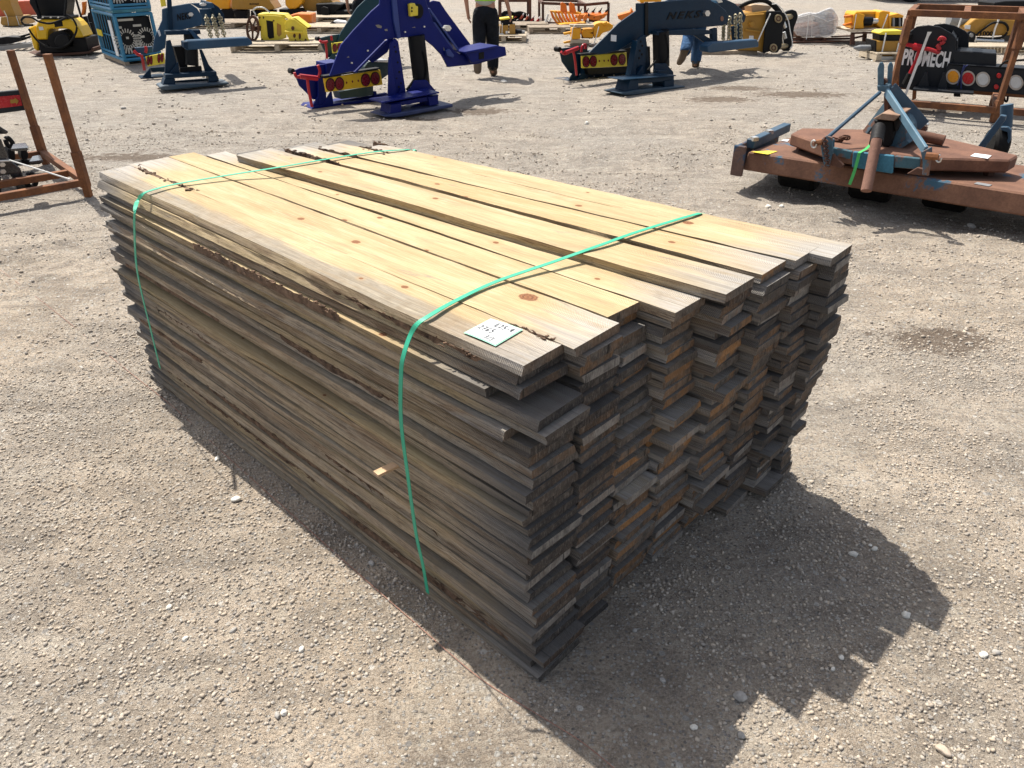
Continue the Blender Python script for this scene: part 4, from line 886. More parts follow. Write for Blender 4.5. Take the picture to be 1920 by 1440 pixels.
rods(root, 'hose', M_RUBBER, pl, [[(62, 47), (46, 46), (40, 39), (46, 32), (60, 33), (72, 40), (92, 44), (112, 39), (124, 33)], [(124, 27), (137, 36), (144, 52), (139, 68), (128, 82), (110, 90), (90, 88), (72, 78), (60, 64), (54, 54)]], .018, -.16)
P_(root, 'lot_label', M_LAB, pl, ([(72, 50), (80, 50), (82, 56), (74, 57)], -.008, .006), bevel=0); P_(root, 'name_plate', M_BLACKM, pl, ([(101, 42), (116, 40), (118, 49), (103, 51)], -.008, .006), bevel=0)

# ---------------------------------------------------------------- grey ramp with a black tool, left edge
pl = Plane(0, 95, 10); t = P_(None, 'x', M_GREY, pl, ([(-60, 93), (0, 86), (58, 80), (60, 87), (0, 95), (-60, 102)], 0, .05)); 
bpy.data.objects.remove(t)
mb = MB(); mb.prism(pl, [(-60, 93), (0, 87), (58, 81), (60, 88), (0, 95), (-60, 103)], 0, .06)
for i in range(9): x = -52+i*13; mb.prism(pl, [(x, 91-i*1.2), (x+5, 90.5-i*1.2), (x+5, 92-i*1.2), (x, 93-i*1.2)], .06, .5)
mb.prism(pl, [(-60, 93), (0, 87), (58, 81), (58, 83), (0, 89), (-60, 95)], .56, .05)
solo(mb, 'steel_ramp', M_GREY, 'grey steel ramp rack lying at the left edge beside the compactor', 'ramp')
mb = MB(); mb.prism(pl, [(-30, 74), (0, 71), (12, 69), (36, 70), (39, 77), (20, 82), (0, 84), (-30, 86)], .08, .3)
mb.tube([pl.pt(34, 70, .2), pl.pt(62, 62, .2)], .018); mb.tube([pl.pt(36, 76, .2), pl.pt(62, 67, .2)], .018)
solo(mb, 'coupler', M_BLACKM, 'black coupler with two long rods lying on the grey ramp rack', 'coupler')
pl = Plane(20, 31, -2); solo(MB().prism(pl, [(-10, 8), (18, 3), (56, 1), (67, 28), (36, 30), (-2, 32)], 0, .3), 'blade', M_CORAL, 'coral red steel blade standing far behind the compactor', 'blade', None, .01)
pl = Plane(10, 50, 4); root = thing('rock_breaker', ground_point(18, 48), 'ochre rock breaker standing upright in a box at the top left corner', 'rock breaker')
P_(root, 'housing', M_GOLD, pl, ([(-6, -20), (16, -20), (20, 8), (30, 31), (12, 32), (0, 16)], .1, .4), bevel=.01); P_(root, 'stand', M_GOLD, pl, ([(2, 32), (32, 31), (42, 46), (36, 48), (6, 49), (1, 44)], .0, .7))
P_(root, 'tie_strap', M_WHITE, pl, (line_poly([(7, 20), (13, 32), (16, 48)], 1), -.02, .02), (line_poly([(30, 30), (36, 48)], 1), -.02, .02))
P_(root, 'skid', M_PALLET, pl, ([(3, 52), (44, 50), (45, 52), (4, 55)], -.05, .9), ([(5, 48), (9, 48), (12, 54), (8, 54)], -.05, .1), ([(36, 47), (40, 47), (44, 52), (41, 52)], -.05, .1))
pl = Plane(158, 68, 2); root = thing('auger_crate', ground_point(168, 66), 'dark open crate of black attachments with a white label, by the blue cages', 'crate')
P_(root, 'crate_post', M_BLACKM, pl, (line_poly([(139, -10), (152, 34), (158, 66)], 2.5), -.05, .05)); P_(root, 'crate_post', M_BLACKM, pl, (line_poly([(163, -10), (178, 66)], 3), -.05, .05))
P_(root, 'contents', M_BLACK, pl, ([(150, 32), (164, 30), (165, 24), (172, 22), (180, 66), (160, 64)], 0, .6)); P_(root, 'tie_strap', M_GREY, pl, (line_poly([(155, 32), (165, 62)], .8), -.02, .01), (line_poly([(163, 30), (173, 62)], .8), -.02, .01), (line_poly([(158, 44), (172, 42)], .8), -.02, .01))
P_(root, 'label', M_LAB, pl, ([(159, 57), (173, 60), (174, 65), (160, 62)], -.03, .01), bevel=0); P_(root, 'orange_tool', M_ORANGE, pl, ([(153, 4), (159, 3), (159, 14), (157, 28), (152, 29), (154, 16)], .1, .1), ([(140, 38), (147, 31), (150, 36), (151, 46)], .2, .2))
P_(root, 'skid', M_PALLET, pl, ([(158, 65), (182, 67), (182, 71), (158, 69)], -.08, .7))

# ---------------------------------------------------------------- two stacked blue wire cages
def box_frame(c, l, r_, z0, z1):
    """corner posts of a leaning or upright box: c, l, r_ = ground points of the near corner and its neighbours"""
    a = [c, l, l+(r_-c), r_]; return [p+Vector((0, 0, z0)) for p in a], [p+Vector((0, 0, z1)) for p in a]
cC, cL, cR = ground_point(237, 124), ground_point(197, 108), ground_point(303, 117)
def zat(px, py, P):          # height above ground point P seen at photo row py
    lo, hi = 0, 4
    for _ in range(40):
        m_ = (lo+hi)/2; q = Vector((P.x, P.y, m_-CAM_H)); d = Vector((0, CP, -SP)); u_ = Vector((0, SP, CP)); y = 720-FPX*q.dot(u_)/q.dot(d)
        if y > py: lo = m_
        else: hi = m_
    return lo
zb, zt, zu = zat(237, 113, cC), zat(222, 29, cC), zat(222, 18, cC)
t = thing('pallet', (cC+cR)/2, 'grimy wooden pallet under the two blue wire cages', 'pallet', 'wooden pallets on the yard')
mb = MB(); d1, d2 = cL-cC, cR-cC
def seg(a, b, w_, z0, h): mb.tube([a+Vector((0, 0, z0)), b+Vector((0, 0, z0))], w_, 4)
for k in (.04, .5, .96): MB().tube([cC+d2*k+Vector((0, 0, zb*.45)), cC+d2*k+d1+Vector((0, 0, zb*.45))], zb*.38, 4).build('bearer', M_PALLET, t)
mb = MB()
mb.loft(list(box_frame(cC, cL, cR, zb-.025, zb-.003))); mb.loft(list(box_frame(cC, cC+d1*.15, cR, .0, .02))); mb.build('deck_boards', M_PALLET, t)
def cage(z0, z1, label, yellow):
    lo, hi = box_frame(cC, cL, cR, z0, z1); n_ = Vector((0, 0, 1)); ctr = sum(lo, Vector())/4
    t = thing('wire_cage', (ctr.x, ctr.y, z0), label, 'cage', 'stacked blue wire cages'); hh = z1-z0
    mb = MB()
    for i in range(4):
        mb.tube([lo[i], hi[i]], .03, 6); mb.tube([lo[i], lo[(i+1) % 4]], .03, 6); mb.tube([hi[i], hi[(i+1) % 4]], .03, 6)
        mb.tube([lo[i]+n_*hh*.09, lo[(i+1) % 4]+n_*hh*.09], .02, 6)
    mb.build('frame', M_CAGE, t, 0, True); mb = MB()
    for i in (0, 1, 2):
        a, b, c_, d_ = lo[i], lo[(i+1) % 4], hi[i], hi[(i+1) % 4]
        if i == 0 or i == 2:
            for k in range(1, 8): mb.tube([a+(b-a)*k/8, c_+(d_-c_)*k/8], .009, 5)
            for k in (.5,): mb.tube([a+(c_-a)*k, b+(d_-b)*k], .012, 5)
    mb.build('wires', M_CAGE, t, 0, True)
    ins = .05; mb = MB(); bb = [ctr+(p-ctr)*.93 for p in lo]; nb = 6
    for k in range(nb):                                  # black ventilated plates stacked inside, standing on edge
        f0, f1 = k/nb+.01, (k+.86)/nb
        a, b = bb[0]+(bb[1]-bb[0])*f0, bb[0]+(bb[1]-bb[0])*f1; c_, d_ = bb[3]+(bb[2]-bb[3])*f0, bb[3]+(bb[2]-bb[3])*f1
        mb.loft([[a+n_*hh*.03, b+n_*hh*.03, d_+n_*hh*.03, c_+n_*hh*.03], [a+n_*hh*.93, b+n_*hh*.93, d_+n_*hh*.93, c_+n_*hh*.93]])
    ct = mb.build('black_plates', M_BLACK, t)
    mb = MB(); ex = (bb[3]-bb[0]).normalized(); o_ = bb[0]; out = (bb[0]-bb[1]).normalized()*.004; W_ = (bb[3]-bb[0]).length
    for cx in (.20*W_, .78*W_):
        for r_r, cnt, hs in ((hh*.27, 26, .05), (hh*.19, 20, .034)):
            for k in range(cnt):
                a = 2*math.pi*k/cnt
                if math.sin(a) > .25 and r_r > hh*.2: continue
                p = o_+ex*(cx+r_r*math.cos(a))+n_*(hh*.46+r_r*math.sin(a))+out; q = (ex*math.cos(a)+n_*math.sin(a))*hs*.9; s_ = (ex*-math.sin(a)+n_*math.cos(a))*hs*.27
                mb.add([p-q-s_, p+q-s_, p+q+s_, p-q+s_], [(0, 1, 2, 3)])
    for u0, u1, v0 in ((.05, .5, .86), (.45, .7, .72), (.02, .12, .70), (.6, .72, .46), (.17, .25, .46)):
        a = o_+ex*W_*u0+n_*hh*v0+out; b = o_+ex*W_*u1+n_*hh*v0+out; mb.add([a, b, b+n_*.035, a+n_*.035], [(0, 1, 2, 3)])
    mb.build('vent_slots', paint('slot_cream', (.50, .48, .42), .6, .1), ct)
    if yellow:
        a, b = lo[1]+(hi[1]-lo[1])*.50, lo[0]+(hi[0]-lo[0])*.50; o2 = (a-b).cross(n_).normalized()*-.03
        mb = MB(); p0, p1 = a+(b-a)*.02, a+(b-a)*.26; mb.loft([[p0-n_*.05+o2, p1-n_*.05+o2, p1+n_*.05+o2, p0+n_*.05+o2], [p0-n_*.05+o2*.6, p1-n_*.05+o2*.6, p1+n_*.05+o2*.6, p0+n_*.05+o2*.6]]); mb.build('name_board', M_YELP, t)
        mb = MB(); p0, p1 = a+(b-a)*.72, a+(b-a)*.84; mb.loft([[p0-n_*.3+o2, p1-n_*.3+o2, p1+n_*.25+o2, p0+n_*.25+o2], [p0-n_*.3+o2*.6, p1-n_*.3+o2*.6, p1+n_*.25+o2*.6, p0+n_*.25+o2*.6]]); mb.build('paper_sheet', M_LAB, t)
cage(zb, zt, 'lower blue wire cage full of black vented plates, on the pallet', True)
cage(zu+.0, zu+(zt-zb)*.95, 'upper blue wire cage, its top beyond the upper picture edge', False)
mb = MB(); lo, hi = box_frame(cC, cL, cR, zt+.035, zu-.04); ctr = sum(lo, Vector())/4; mb.loft([[ctr+(p-ctr)*1.04 for p in lo], [ctr+(p-ctr)*1.05+Vector((0, 0, (zu-zt)*.5)) for p in lo], [ctr+(p-ctr)*1.02 for p in hi]]); solo(mb, 'plastic_wrap', M_CAGED, 'crumpled blue plastic sheet between the two wire cages', 'plastic wrap')

# ---------------------------------------------------------------- yellow pulling head on a pallet, and the goods behind it
pc = (ground_point(452, 97)+ground_point(612, 92))/2
pallet(gp(530, 93), 4, 1.75, 1.0, M_PALLET2, 'wide pale pallet under the yellow slotted machine frame', h=.16)
pl = Plane(500, 92, 2); PZ = Vector((0, 0, .15)); root = thing('pulling_head', ground_point(530, 90)+PZ, 'yellow slotted steel frame with a spoked wheel, lying on a pale pallet', 'machine part')
P_(root, 'body', M_YELP, pl, ([(483, 27), (528, 30), (537, 38), (534, 46), (537, 71), (499, 82), (490, 83), (488, 58)], .0, .03), ([(483, 26), (500, 25), (532, 27), (541, 36), (526, 32)], .03, .4), ([(486, 28), (492, 28), (495, 82), (490, 83)], .03, .4), bevel=.006)
P_(root, 'window', M_BLACKM, pl, ([(499, 38), (512, 40), (514, 71), (505, 73), (502, 68)], -.006, .006)); P_(root, 'window', M_GOLD, pl, ([(519, 43), (527, 47), (528, 64), (523, 69), (519, 64)], -.006, .006))
P_(root, 'head_plate', M_YELP, pl, ([(533, 46), (537, 38), (544, 35), (551, 36), (574, 53), (577, 70), (583, 84), (542, 84), (541, 71), (535, 62)], -.12, .04), ([(544, 34), (553, 33), (578, 52), (574, 54), (551, 37)], -.08, .36), ([(533, 58), (566, 60), (566, 62), (534, 61)], -.2, .1), bevel=.006)
for x, y, rx, ry in ((549, 53, 3, 4), (552, 67, 2.5, 4), (554, 77, 1.6, 3.4), (562, 68, 2.2, 5.5), (563, 78, 1.6, 3), (573, 76, 2, 3.5), (487, 33, 1.6, 2.2), (494, 33, 1.4, 2), (513, 39, 1.6, 1.6), (491, 75, 1.6, 2.6)): holes(root, pl, [(x, y, rx, ry)], -.128 if x > 535 else -.008, M_RUSTD, 'bolt_hole', 12)
wh = MB().ring(pl, 473, 54, 12, 25, .80, -.1, .09, 28); w0 = wh.build('flywheel', M_RUSTD, root, 0, True); mb = MB()
for k in range(5):
    a = 2*math.pi*k/5+.3; mb.prism(pl, line_poly([(473, 54), (473+10*math.cos(a), 54+21*math.sin(a))], 2.6), -.08, .05)
mb.disc(pl, 473, 54, 3.5, 6, -.11, .1); mb.build('spokes', M_RUSTD, w0)
P_(root, 'wheel_shaft', M_RUSTD, pl, ([(470, 50), (490, 48), (490, 58), (470, 58)], .0, .12))
rods(root, 'hose', M_STEEL, pl, [[(478, 48), (479, 28), (475, 20), (482, 14), (495, 15), (506, 24)]], .014, -.06)
pl = Plane(545, 55, 0); solo(MB().prism(pl, [(540, 36), (543, 28), (556, 25), (584, 26), (584, 46), (562, 46)], 0, .5).prism(pl, [(570, 46), (584, 45), (584, 55), (576, 54)], .1, .3), 'orange_bin', M_ORANGE, 'orange steel bin just behind the yellow slotted frame', 'bin', None, .02)
def bucket(pts, base, mat, label, yaw, gpx, txt=None, name='bucket', bmat=None):
    pl = Plane(*gpx, yaw); root = thing(name, ground_point(*gpx), label, 'bucket', 'attachments lined up along the back of the yard')
    P_(root, 'shell', mat, pl, *[(p, o, t_) for p, o, t_ in pts], bevel=.02)
    if base: P_(root, 'cutting_base' if name == 'bucket' else 'base', bmat or M_BLACKM, pl, *base, bevel=.01)
    return pl, root
pl, r1 = bucket([([(386, -16), (420, -14), (432, -4), (430, 17), (412, 17), (400, 10), (386, 9)], 0, .8)], [([(412, 18), (440, 18), (436, 40), (400, 36)], 0, .6)], M_ORY, 'orange-yellow bucket behind the left navy machine, top edge', 4, (410, 38))
pl, r1 = bucket([([(434, -22), (494, -22), (506, 2), (516, 17), (500, 19), (434, 17)], 0, .9)], [([(436, 19), (462, 20), (463, 46), (448, 42)], .1, .4), ([(470, 20), (512, 20), (512, 28), (470, 32)], .1, .5)], M_GOLD, 'ochre bucket with small dark lettering behind the yellow slotted frame', 3, (470, 40))
text_mesh(MB(), pl, 'BUCKET', (468, 9), (486, 9), (468, 6), -.01, .005).build('lettering', M_BLACKM, r1)
bucket([([(533, -20), (560, -20), (566, 5), (556, 16), (542, 17), (535, 10)], 0, .7)], [([(523, 17), (565, 17), (566, 25), (540, 30), (524, 28)], 0, .6)], M_ORY, 'bright orange-yellow bucket above the orange bin at the top edge', 0, (545, 38))
bucket([([(566, -20), (608, -20), (622, 2), (632, 12), (604, 12), (590, 22), (572, 20), (564, 6)], 0, .8)], None, M_GOLD, 'ochre bucket leaning left of the black hopper at the top edge', -2, (590, 36))
pl, r1 = bucket([([(592, 7), (620, 6), (641, 8), (638, 14), (622, 31), (594, 30)], 0, .7)], None, M_BLACKM, 'black box-shaped hopper with a motor on its front', 0, (610, 38), name='hopper')
P_(r1, 'motor', M_RUBBER, pl, ([(602, 15), (606, 12), (614, 15), (617, 24), (612, 31), (604, 29)], -.15, .15), bevel=.01)
bucket([([(625, 19), (660, 20), (654, 35), (634, 35)], 0, .6), ([(640, 7), (663, 6), (660, 20), (636, 18)], .5, .1)], None, M_BLACKM, 'small open black hopper with a tilted lid, next to the boxy one', -2, (640, 38), name='hopper')
pallet(gp(600, 40), 2, 1.8, 1.0, M_PALLET2, 'pale pallet under the black hoppers'); pallet(gp(612, 58), -3, 1.7, 1.2, M_PALLET2, 'pallet carrying the small white motor')
pallet(gp(450, 50), 2, 2.2, 1.2, M_PALLET, 'dark pallet under the ochre bucket, behind the hanging chains')
pl = Plane(630, 56, 0); root = thing('motor', ground_point(632, 54)+Vector((0, 0, .14)), 'small white and black motor lying on a pallet behind the teal machine', 'motor')
P_(root, 'housing', M_LAB, pl, ([(622, 42), (628, 38), (646, 40), (650, 48), (640, 52), (630, 48)], 0, .25), bevel=.02); P_(root, 'mount', M_BLACKM, pl, ([(618, 44), (624, 40), (632, 46), (638, 52), (632, 53), (628, 50), (622, 52)], -.05, .12))

# ---------------------------------------------------------------- black steel rack with ripper teeth, right of the walking person
def rack(px0, px1, top, bot, back_dx, back_dy, gpx, label, yaw=0, depth=1.2):
    pl = Plane(*gpx, yaw); root = thing('steel_rack', ground_point(*gpx), label, 'rack', 'empty dark steel racks')
    mb = MB(); A, B = pl.pt(px0, bot[0]), pl.pt(px1, bot[1]); A2, B2 = pl.pt(px0, top[0]), pl.pt(px1, top[1]); d = pl.n*depth
    for a, b in ((A, A2), (B, B2), (A2, B2), (A, B), (A+d, A2+d), (B+d, B2+d), (A2+d, B2+d), (A2, A2+d), (B2, B2+d), (A, A+d), (B, B+d)): mb.tube([a, b], .032, 4)
    mb.build('frame', M_RUSTD, root); return pl, root
rack(938, 994, (1, 1), (50, 50), 0, 0, (940, 50), 'dark steel rack around the black rippers, right of the walking person', 2, 1.0)
def ripper(x, y0, mat, tip, pl, root, k=1.0, h=30):
    """a curved digging tine ending in a pointed tooth"""
    pts = [(x-26*k, y0-h*.52), (x-14*k, y0-h*.40), (x-3*k, y0-h*.56), (x+4*k, y0-h*.92), (x+2*k, y0-h*.44), (x-6*k, y0-h*.12), (x-16*k, y0), (x-28*k, y0)]
    return pts
pl = Plane(950, 52, 0); root = thing('ripper_rake', ground_point(960, 52)+Vector((0, 0, .1)), 'black ripper rake with red-tipped curved teeth on a pallet', 'rake')
for i in range(5):
    x = 968+i*10; y = 42+i*2.2
    tn = P_(root, 'tine', M_BLACK, pl, ([(x-24, y-10), (x-12, y-4), (x-2, y-10), (x+3, y-16), (x+4, y-8), (x-3, y-1), (x-14, y+4), (x-26, y+4)], .8-i*.2, .07))
    P_(tn, 'tooth', M_REDL if i > 2 else M_CORAL, pl, ([(x-4, y-8), (x-2, y-12), (x+2, y-17), (x+4, y-14), (x, y-8)], .8-i*.2-.01, .09)); P_(tn, 'point', M_LAB, pl, ([(x, y-14), (x+4, y-20), (x+5, y-18), (x+2, y-12)], .8-i*.2-.01, .09))
P_(root, 'beam', M_BLACK, pl, ([(938, 30), (986, 26), (988, 34), (940, 40)], .9, .3), ([(946, 46), (994, 44), (994, 48), (946, 50)], 0, 1.0))
rods(root, 'hoses', M_RUBBER, pl, [[(938, 32), (944, 24), (954, 22), (964, 25), (975, 23), (987, 27)], [(942, 30), (952, 25), (970, 28), (984, 25)]], .03, .7)
pallet(gp(970, 55), 2, 1.5, 1.1, M_PALLET, 'dark pallet under the black ripper rake')
pl = Plane(940, 78, 0); pallet(gp(946, 76), -2, .95, .9, M_PALLET2, 'pallet under the small ochre breaker by the walking person'); root = thing('rock_breaker', ground_point(950, 76)+Vector((0, 0, .14)), 'small ochre rock breaker with black and yellow case, right of the walking person', 'rock breaker')
P_(root, 'housing', M_GOLD, pl, ([(930, 48), (953, 47), (953, 70), (930, 71)], .0, .35), ([(955, 46), (966, 45), (966, 70), (955, 70)], .0, .35), bevel=.008); P_(root, 'case', M_BLACKM, pl, ([(938, 36), (962, 34), (961, 45), (940, 47)], .05, .3)); P_(root, 'case_lid', M_YELP, pl, ([(936, 35), (962, 32), (962, 35), (938, 38)], .03, .34)); P_(root, 'paper_label', M_LAB, pl, ([(948, 58), (952, 58), (952, 63), (948, 63)], -.006, .006), bevel=0)
rods(root, 'chisel', M_BLACK, pl, [[(958, 60), (978, 61)]], .065, .17, 12); rods(root, 'chisel_tip', M_GREY, pl, [[(978, 61), (984, 62)]], .045, .17, 12); P_(root, 'tie_strap', M_WHITE, pl, (line_poly([(938, 40), (936, 66)], 1.3), -.02, .012), (line_poly([(942, 44), (941, 68)], 1.3), -.02, .012), ([(932, 63), (944, 63), (945, 67), (933, 68)], -.04, .04))

# ---------------------------------------------------------------- orange rakes in a dark rack, centre top
rack(1018, 1097, (6, 9), (43, 46), 0, 0, (1018, 44), 'long dark steel rack around the orange rakes, near the top centre', 2, 1.5)
pl2 = Plane(1097, 46, 0); mb = MB(); 
for a, b in (((1097, 9), (1141, 5)), ((1141, 5), (1140, 43)), ((1104, 38), (1140, 42))): mb.tube([pl2.pt(a[0], a[1], .1), pl2.pt(b[0], b[1], .1)], .032, 4)
solo(mb, 'steel_rack', M_RUSTD, 'short dark steel rack joined behind the dark-tipped orange rake', 'rack', 'empty dark steel racks')
pallet(gp(1052, 60), 3, 1.6, .9, M_PALLET, 'pallet under the orange rake with parallel tines')
pl = Plane(1060, 58, 0); root = thing('root_rake', ground_point(1055, 58)+Vector((0, 0, .14)), 'orange root rake with a row of parallel curved tines on a pallet', 'rake')
for i in range(7):
    x = 1031+i*6.6; y = 20+i*.7; P_(root, 'tine', M_ORY if i % 2 else M_ORANGE, pl, ([(x, y), (x+4, y+1), (x+8, y+10), (x+14, y+20), (x+20, y+24), (x+20, y+29), (x+12, y+24), (x+4, y+13)], .5-i*.05, .05))
P_(root, 'back_plate', M_ORY, pl, ([(1040, 33), (1048, 46), (1060, 44), (1098, 42), (1100, 48), (1072, 53), (1052, 54), (1046, 46)], -.05, .3), ([(1030, 20), (1040, 20), (1082, 22), (1090, 24), (1090, 27), (1040, 25)], .5, .12), bevel=.01)
P_(root, 'lug', M_ORANGE, pl, ([(1051, 6), (1055, 4), (1062, 9), (1064, 24), (1051, 24)], .45, .08)); P_(root, 'lug', M_ORANGE, pl, ([(1067, 7), (1070, 4), (1077, 8), (1081, 24), (1068, 24)], .45, .08)); P_(root, 'lug', M_ORANGE, pl, ([(1083, 30), (1088, 25), (1090, 40), (1082, 42)], -.1, .08)); P_(root, 'lug', M_ORANGE, pl, ([(1094, 32), (1100, 25), (1101, 36), (1094, 41)], -.1, .08))
rods(root, 'prop', M_WHITE, pl, [[(1028, 26), (1023, 42)], [(1033, 34), (1030, 41)]], .025, .3)
pl = Plane(1110, 50, 0); root = thing('root_rake', ground_point(1115, 50)+Vector((0, 0, .05)), 'orange grapple rake with dark pointed teeth, behind the other rake', 'rake')
for i in range(5):
    x = 1086+i*12.5; y = 24-i*.4; tn = P_(root, 'tine', M_ORANGE, pl, ([(x-6, y+4), (x-1, y), (x+3, y-4), (x+4, y+2), (x+1, y+7), (x-8, y+11)], .7-i*.08, .07)); P_(tn, 'tooth', M_BLACKM, pl, ([(x-2, y-1), (x+3, y-5), (x+6, y-9), (x+5, y-5), (x+2, y)], .7-i*.08-.01, .09))
P_(root, 'side_plate', M_ORANGE, pl, ([(1102, 30), (1106, 26), (1116, 29), (1128, 27), (1139, 24), (1134, 33), (1124, 38), (1112, 38), (1104, 36)], .1, .08), ([(1078, 28), (1130, 26), (1120, 33), (1084, 36)], .25, .5), bevel=.01); MB().disc(pl, 1104, 28, 2, 3, .05, .05, 10).disc(pl, 1114, 33, 1, 1.4, .09, .02, 8).disc(pl, 1127, 32, 1, 1.4, .09, .02, 8).build('pins', M_RUSTD, root)
# yellow rotator clamp strapped to beams in front of the navy machine
pl = Plane(1072, 84, 0); root = thing('rotator_clamp', ground_point(1095, 84)+Vector((0, 0, .1)), 'orange-yellow rotating clamp strapped between wooden beams beside the navy machine', 'clamp')
P_(root, 'housing', M_ORY, pl, ([(1073, 53), (1090, 52), (1088, 63), (1089, 73), (1072, 74)], .0, .5), bevel=.015); P_(root, 'drum', M_ORY, pl, ([(1094, 55), (1112, 54), (1112, 60), (1106, 62), (1112, 64), (1112, 71), (1094, 71), (1090, 63)], .1, .3), ([(1112, 50), (1118, 44), (1126, 42), (1142, 43), (1150, 48), (1148, 56), (1130, 62), (1124, 70), (1114, 72)], .12, .4), ([(1130, 43), (1138, 40), (1140, 47), (1132, 48)], .05, .1), bevel=.01)
P_(root, 'recess', M_RUSTD, pl, ([(1090, 54), (1112, 53), (1112, 72), (1090, 72)], .16, .02)); P_(root, 'fork', M_ORY, pl, ([(1056, 62), (1071, 59), (1072, 63), (1058, 66)], .05, .1)); P_(root, 'fork', M_ORY, pl, ([(1056, 79), (1070, 76), (1071, 80), (1058, 82)], .05, .1))
P_(root, 'beam', M_PALLET2, pl, ([(1068, 46), (1114, 46), (1113, 52), (1070, 51)], .0, .14)); P_(root, 'beam', M_PALLET2, pl, ([(1071, 74), (1105, 76), (1105, 82), (1069, 81)], .0, .14)); P_(root, 'tie_strap', M_WHITE, pl, (line_poly([(1079, 46), (1074, 53), (1071, 74)], 1.3), -.03, .02), (line_poly([(1123, 50), (1120, 62), (1114, 82), (1105, 83)], 1.5), -.03, .02))
P_(root, 'skid', M_PALLET, pl, ([(1069, 82), (1110, 83), (1110, 87), (1069, 86)], .05, .5))
pl = Plane(1175, 46, -6); solo(MB().prism(pl, [(1158, 29), (1182, 22), (1184, 16), (1186, 18), (1188, 24), (1210, 24), (1204, 40), (1170, 42), (1159, 35)], 0, .5), 'blade', M_ORANGE, 'orange blade tip showing behind the navy machine lettered NEKS', 'blade', None, .01)
pl = Plane(1222, 30, 0); solo(MB().prism(pl, [(1199, -14), (1240, -14), (1240, 3), (1200, 4)], 0, .6).prism(pl, [(1202, 4), (1208, 4), (1208, 30), (1202, 30)], .1, .2).prism(pl, [(1230, 3), (1236, 3), (1236, 30), (1230, 30)], .1, .2), 'bucket', M_ORY, 'yellow bucket just showing above the navy machine at the top edge', 'bucket', 'attachments lined up along the back of the yard', .01)

# ---------------------------------------------------------------- ochre hammer with black coupler
pl = Plane(1431, 103, 4); root = thing('hydraulic_hammer', ground_point(1415, 102), 'big ochre hydraulic hammer with a black pin coupler, tied with white straps', 'hydraulic hammer')
P_(root, 'housing', M_GOLD, pl, ([(1385, 28), (1397, 26), (1434, 21), (1439, 20), (1430, 99), (1421, 96), (1385, 94)], .05, .6), ([(1400, 28), (1434, 25), (1434, 28), (1400, 31)], -.01, .06), ([(1399, 54), (1428, 58), (1428, 62), (1399, 58)], -.01, .06), bevel=.012)
MB().disc(pl, 1410, 45, 5.5, 6, .0, .06, 6).build('bolt_head', M_GOLD, root, .005); MB().disc(pl, 1410, 45, 3, 3.4, -.03, .06, 12).build('bolt_core', M_GOLD, root)
P_(root, 'coupler_plate', M_BLACK, pl, ([(1438, 21), (1464, 21), (1472, 25), (1475, 34), (1469, 49), (1466, 88), (1458, 99), (1448, 99), (1444, 96), (1431, 101)], -.06, .06), bevel=.012); P_(root, 'coupler_plate', M_BLACK, pl, ([(1470, 24), (1478, 20), (1486, 18), (1494, 21), (1497, 31), (1489, 53), (1487, 86), (1480, 96), (1470, 96), (1463, 91), (1470, 50)], .42, .06), bevel=.012)
for x, y in ((1460, 35), (1451, 90)):
    o = MB().disc(pl, x, y, 7, 8, -.10, .05, 18).build('pin', paint('pin_bronze', (.30, .24, .14), .4, .15, metal=.5), root, .004); MB().ring(pl, x, y, 4.5, 5.2, .6, -.11, .01, 14).build('pin_rim', M_RUSTD, o)
mb = MB(); mb.tube([pl.pt(1460, 35, 0), pl.pt(1483, 31, .46)], .05, 10); mb.tube([pl.pt(1451, 90, 0), pl.pt(1474, 86, .46)], .05, 10); mb.build('cross_pins', paint('pin_bronze', (.3, .24, .14)), root, 0, True)
rods(root, 'hose', M_RUBBER, pl, [[(1380, 18), (1392, 10), (1410, 3), (1428, 1), (1440, 4), (1450, 12), (1460, 22)], [(1448, 8), (1456, 14), (1464, 24)]], .035, .2)
P_(root, 'tie_strap', M_WHITE, pl, (line_poly([(1445, 25), (1421, 78)], 2), -.09, .02), (line_poly([(1448, 8), (1456, 7), (1466, 16), (1474, 28), (1479, 40), (1482, 58), (1486, 78), (1486, 86), (1482, 92)], 1.6), -.12, .02), (line_poly([(1467, 64), (1470, 90)], 1.4), .3, .02)); rods(root, 'grease_line', M_STEEL, pl, [[(1469, 40), (1473, 52)], [(1470, 60), (1473, 72)]], .03, .2)
P_(root, 'paper_label', M_LAB, pl, ([(1405, 67), (1413, 67), (1413, 74), (1404, 74)], .042, .006), bevel=0); P_(root, 'skid', M_PALLET, pl, ([(1305, 97), (1420, 94), (1420, 103), (1320, 104), (1305, 102)], .1, .5), ([(1305, 88), (1380, 88), (1380, 92), (1305, 92)], .5, .5))
pl = Plane(1431, 103, 4); solo(MB().prism(pl, [(1409, 11), (1418, 9), (1443, 11), (1447, 14), (1438, 24), (1411, 26)], .15, .4), 'cardboard_box', paint('cardboard', (.40, .28, .17), .8, .08), 'brown cardboard box sitting on top of the ochre hammer', 'box', None, .006)
rack(1388, 1408, (12, 12), (17, 18), 0, 0, (1390, 50), 'low white-topped dark rack behind the ochre hammer', 0, .5)

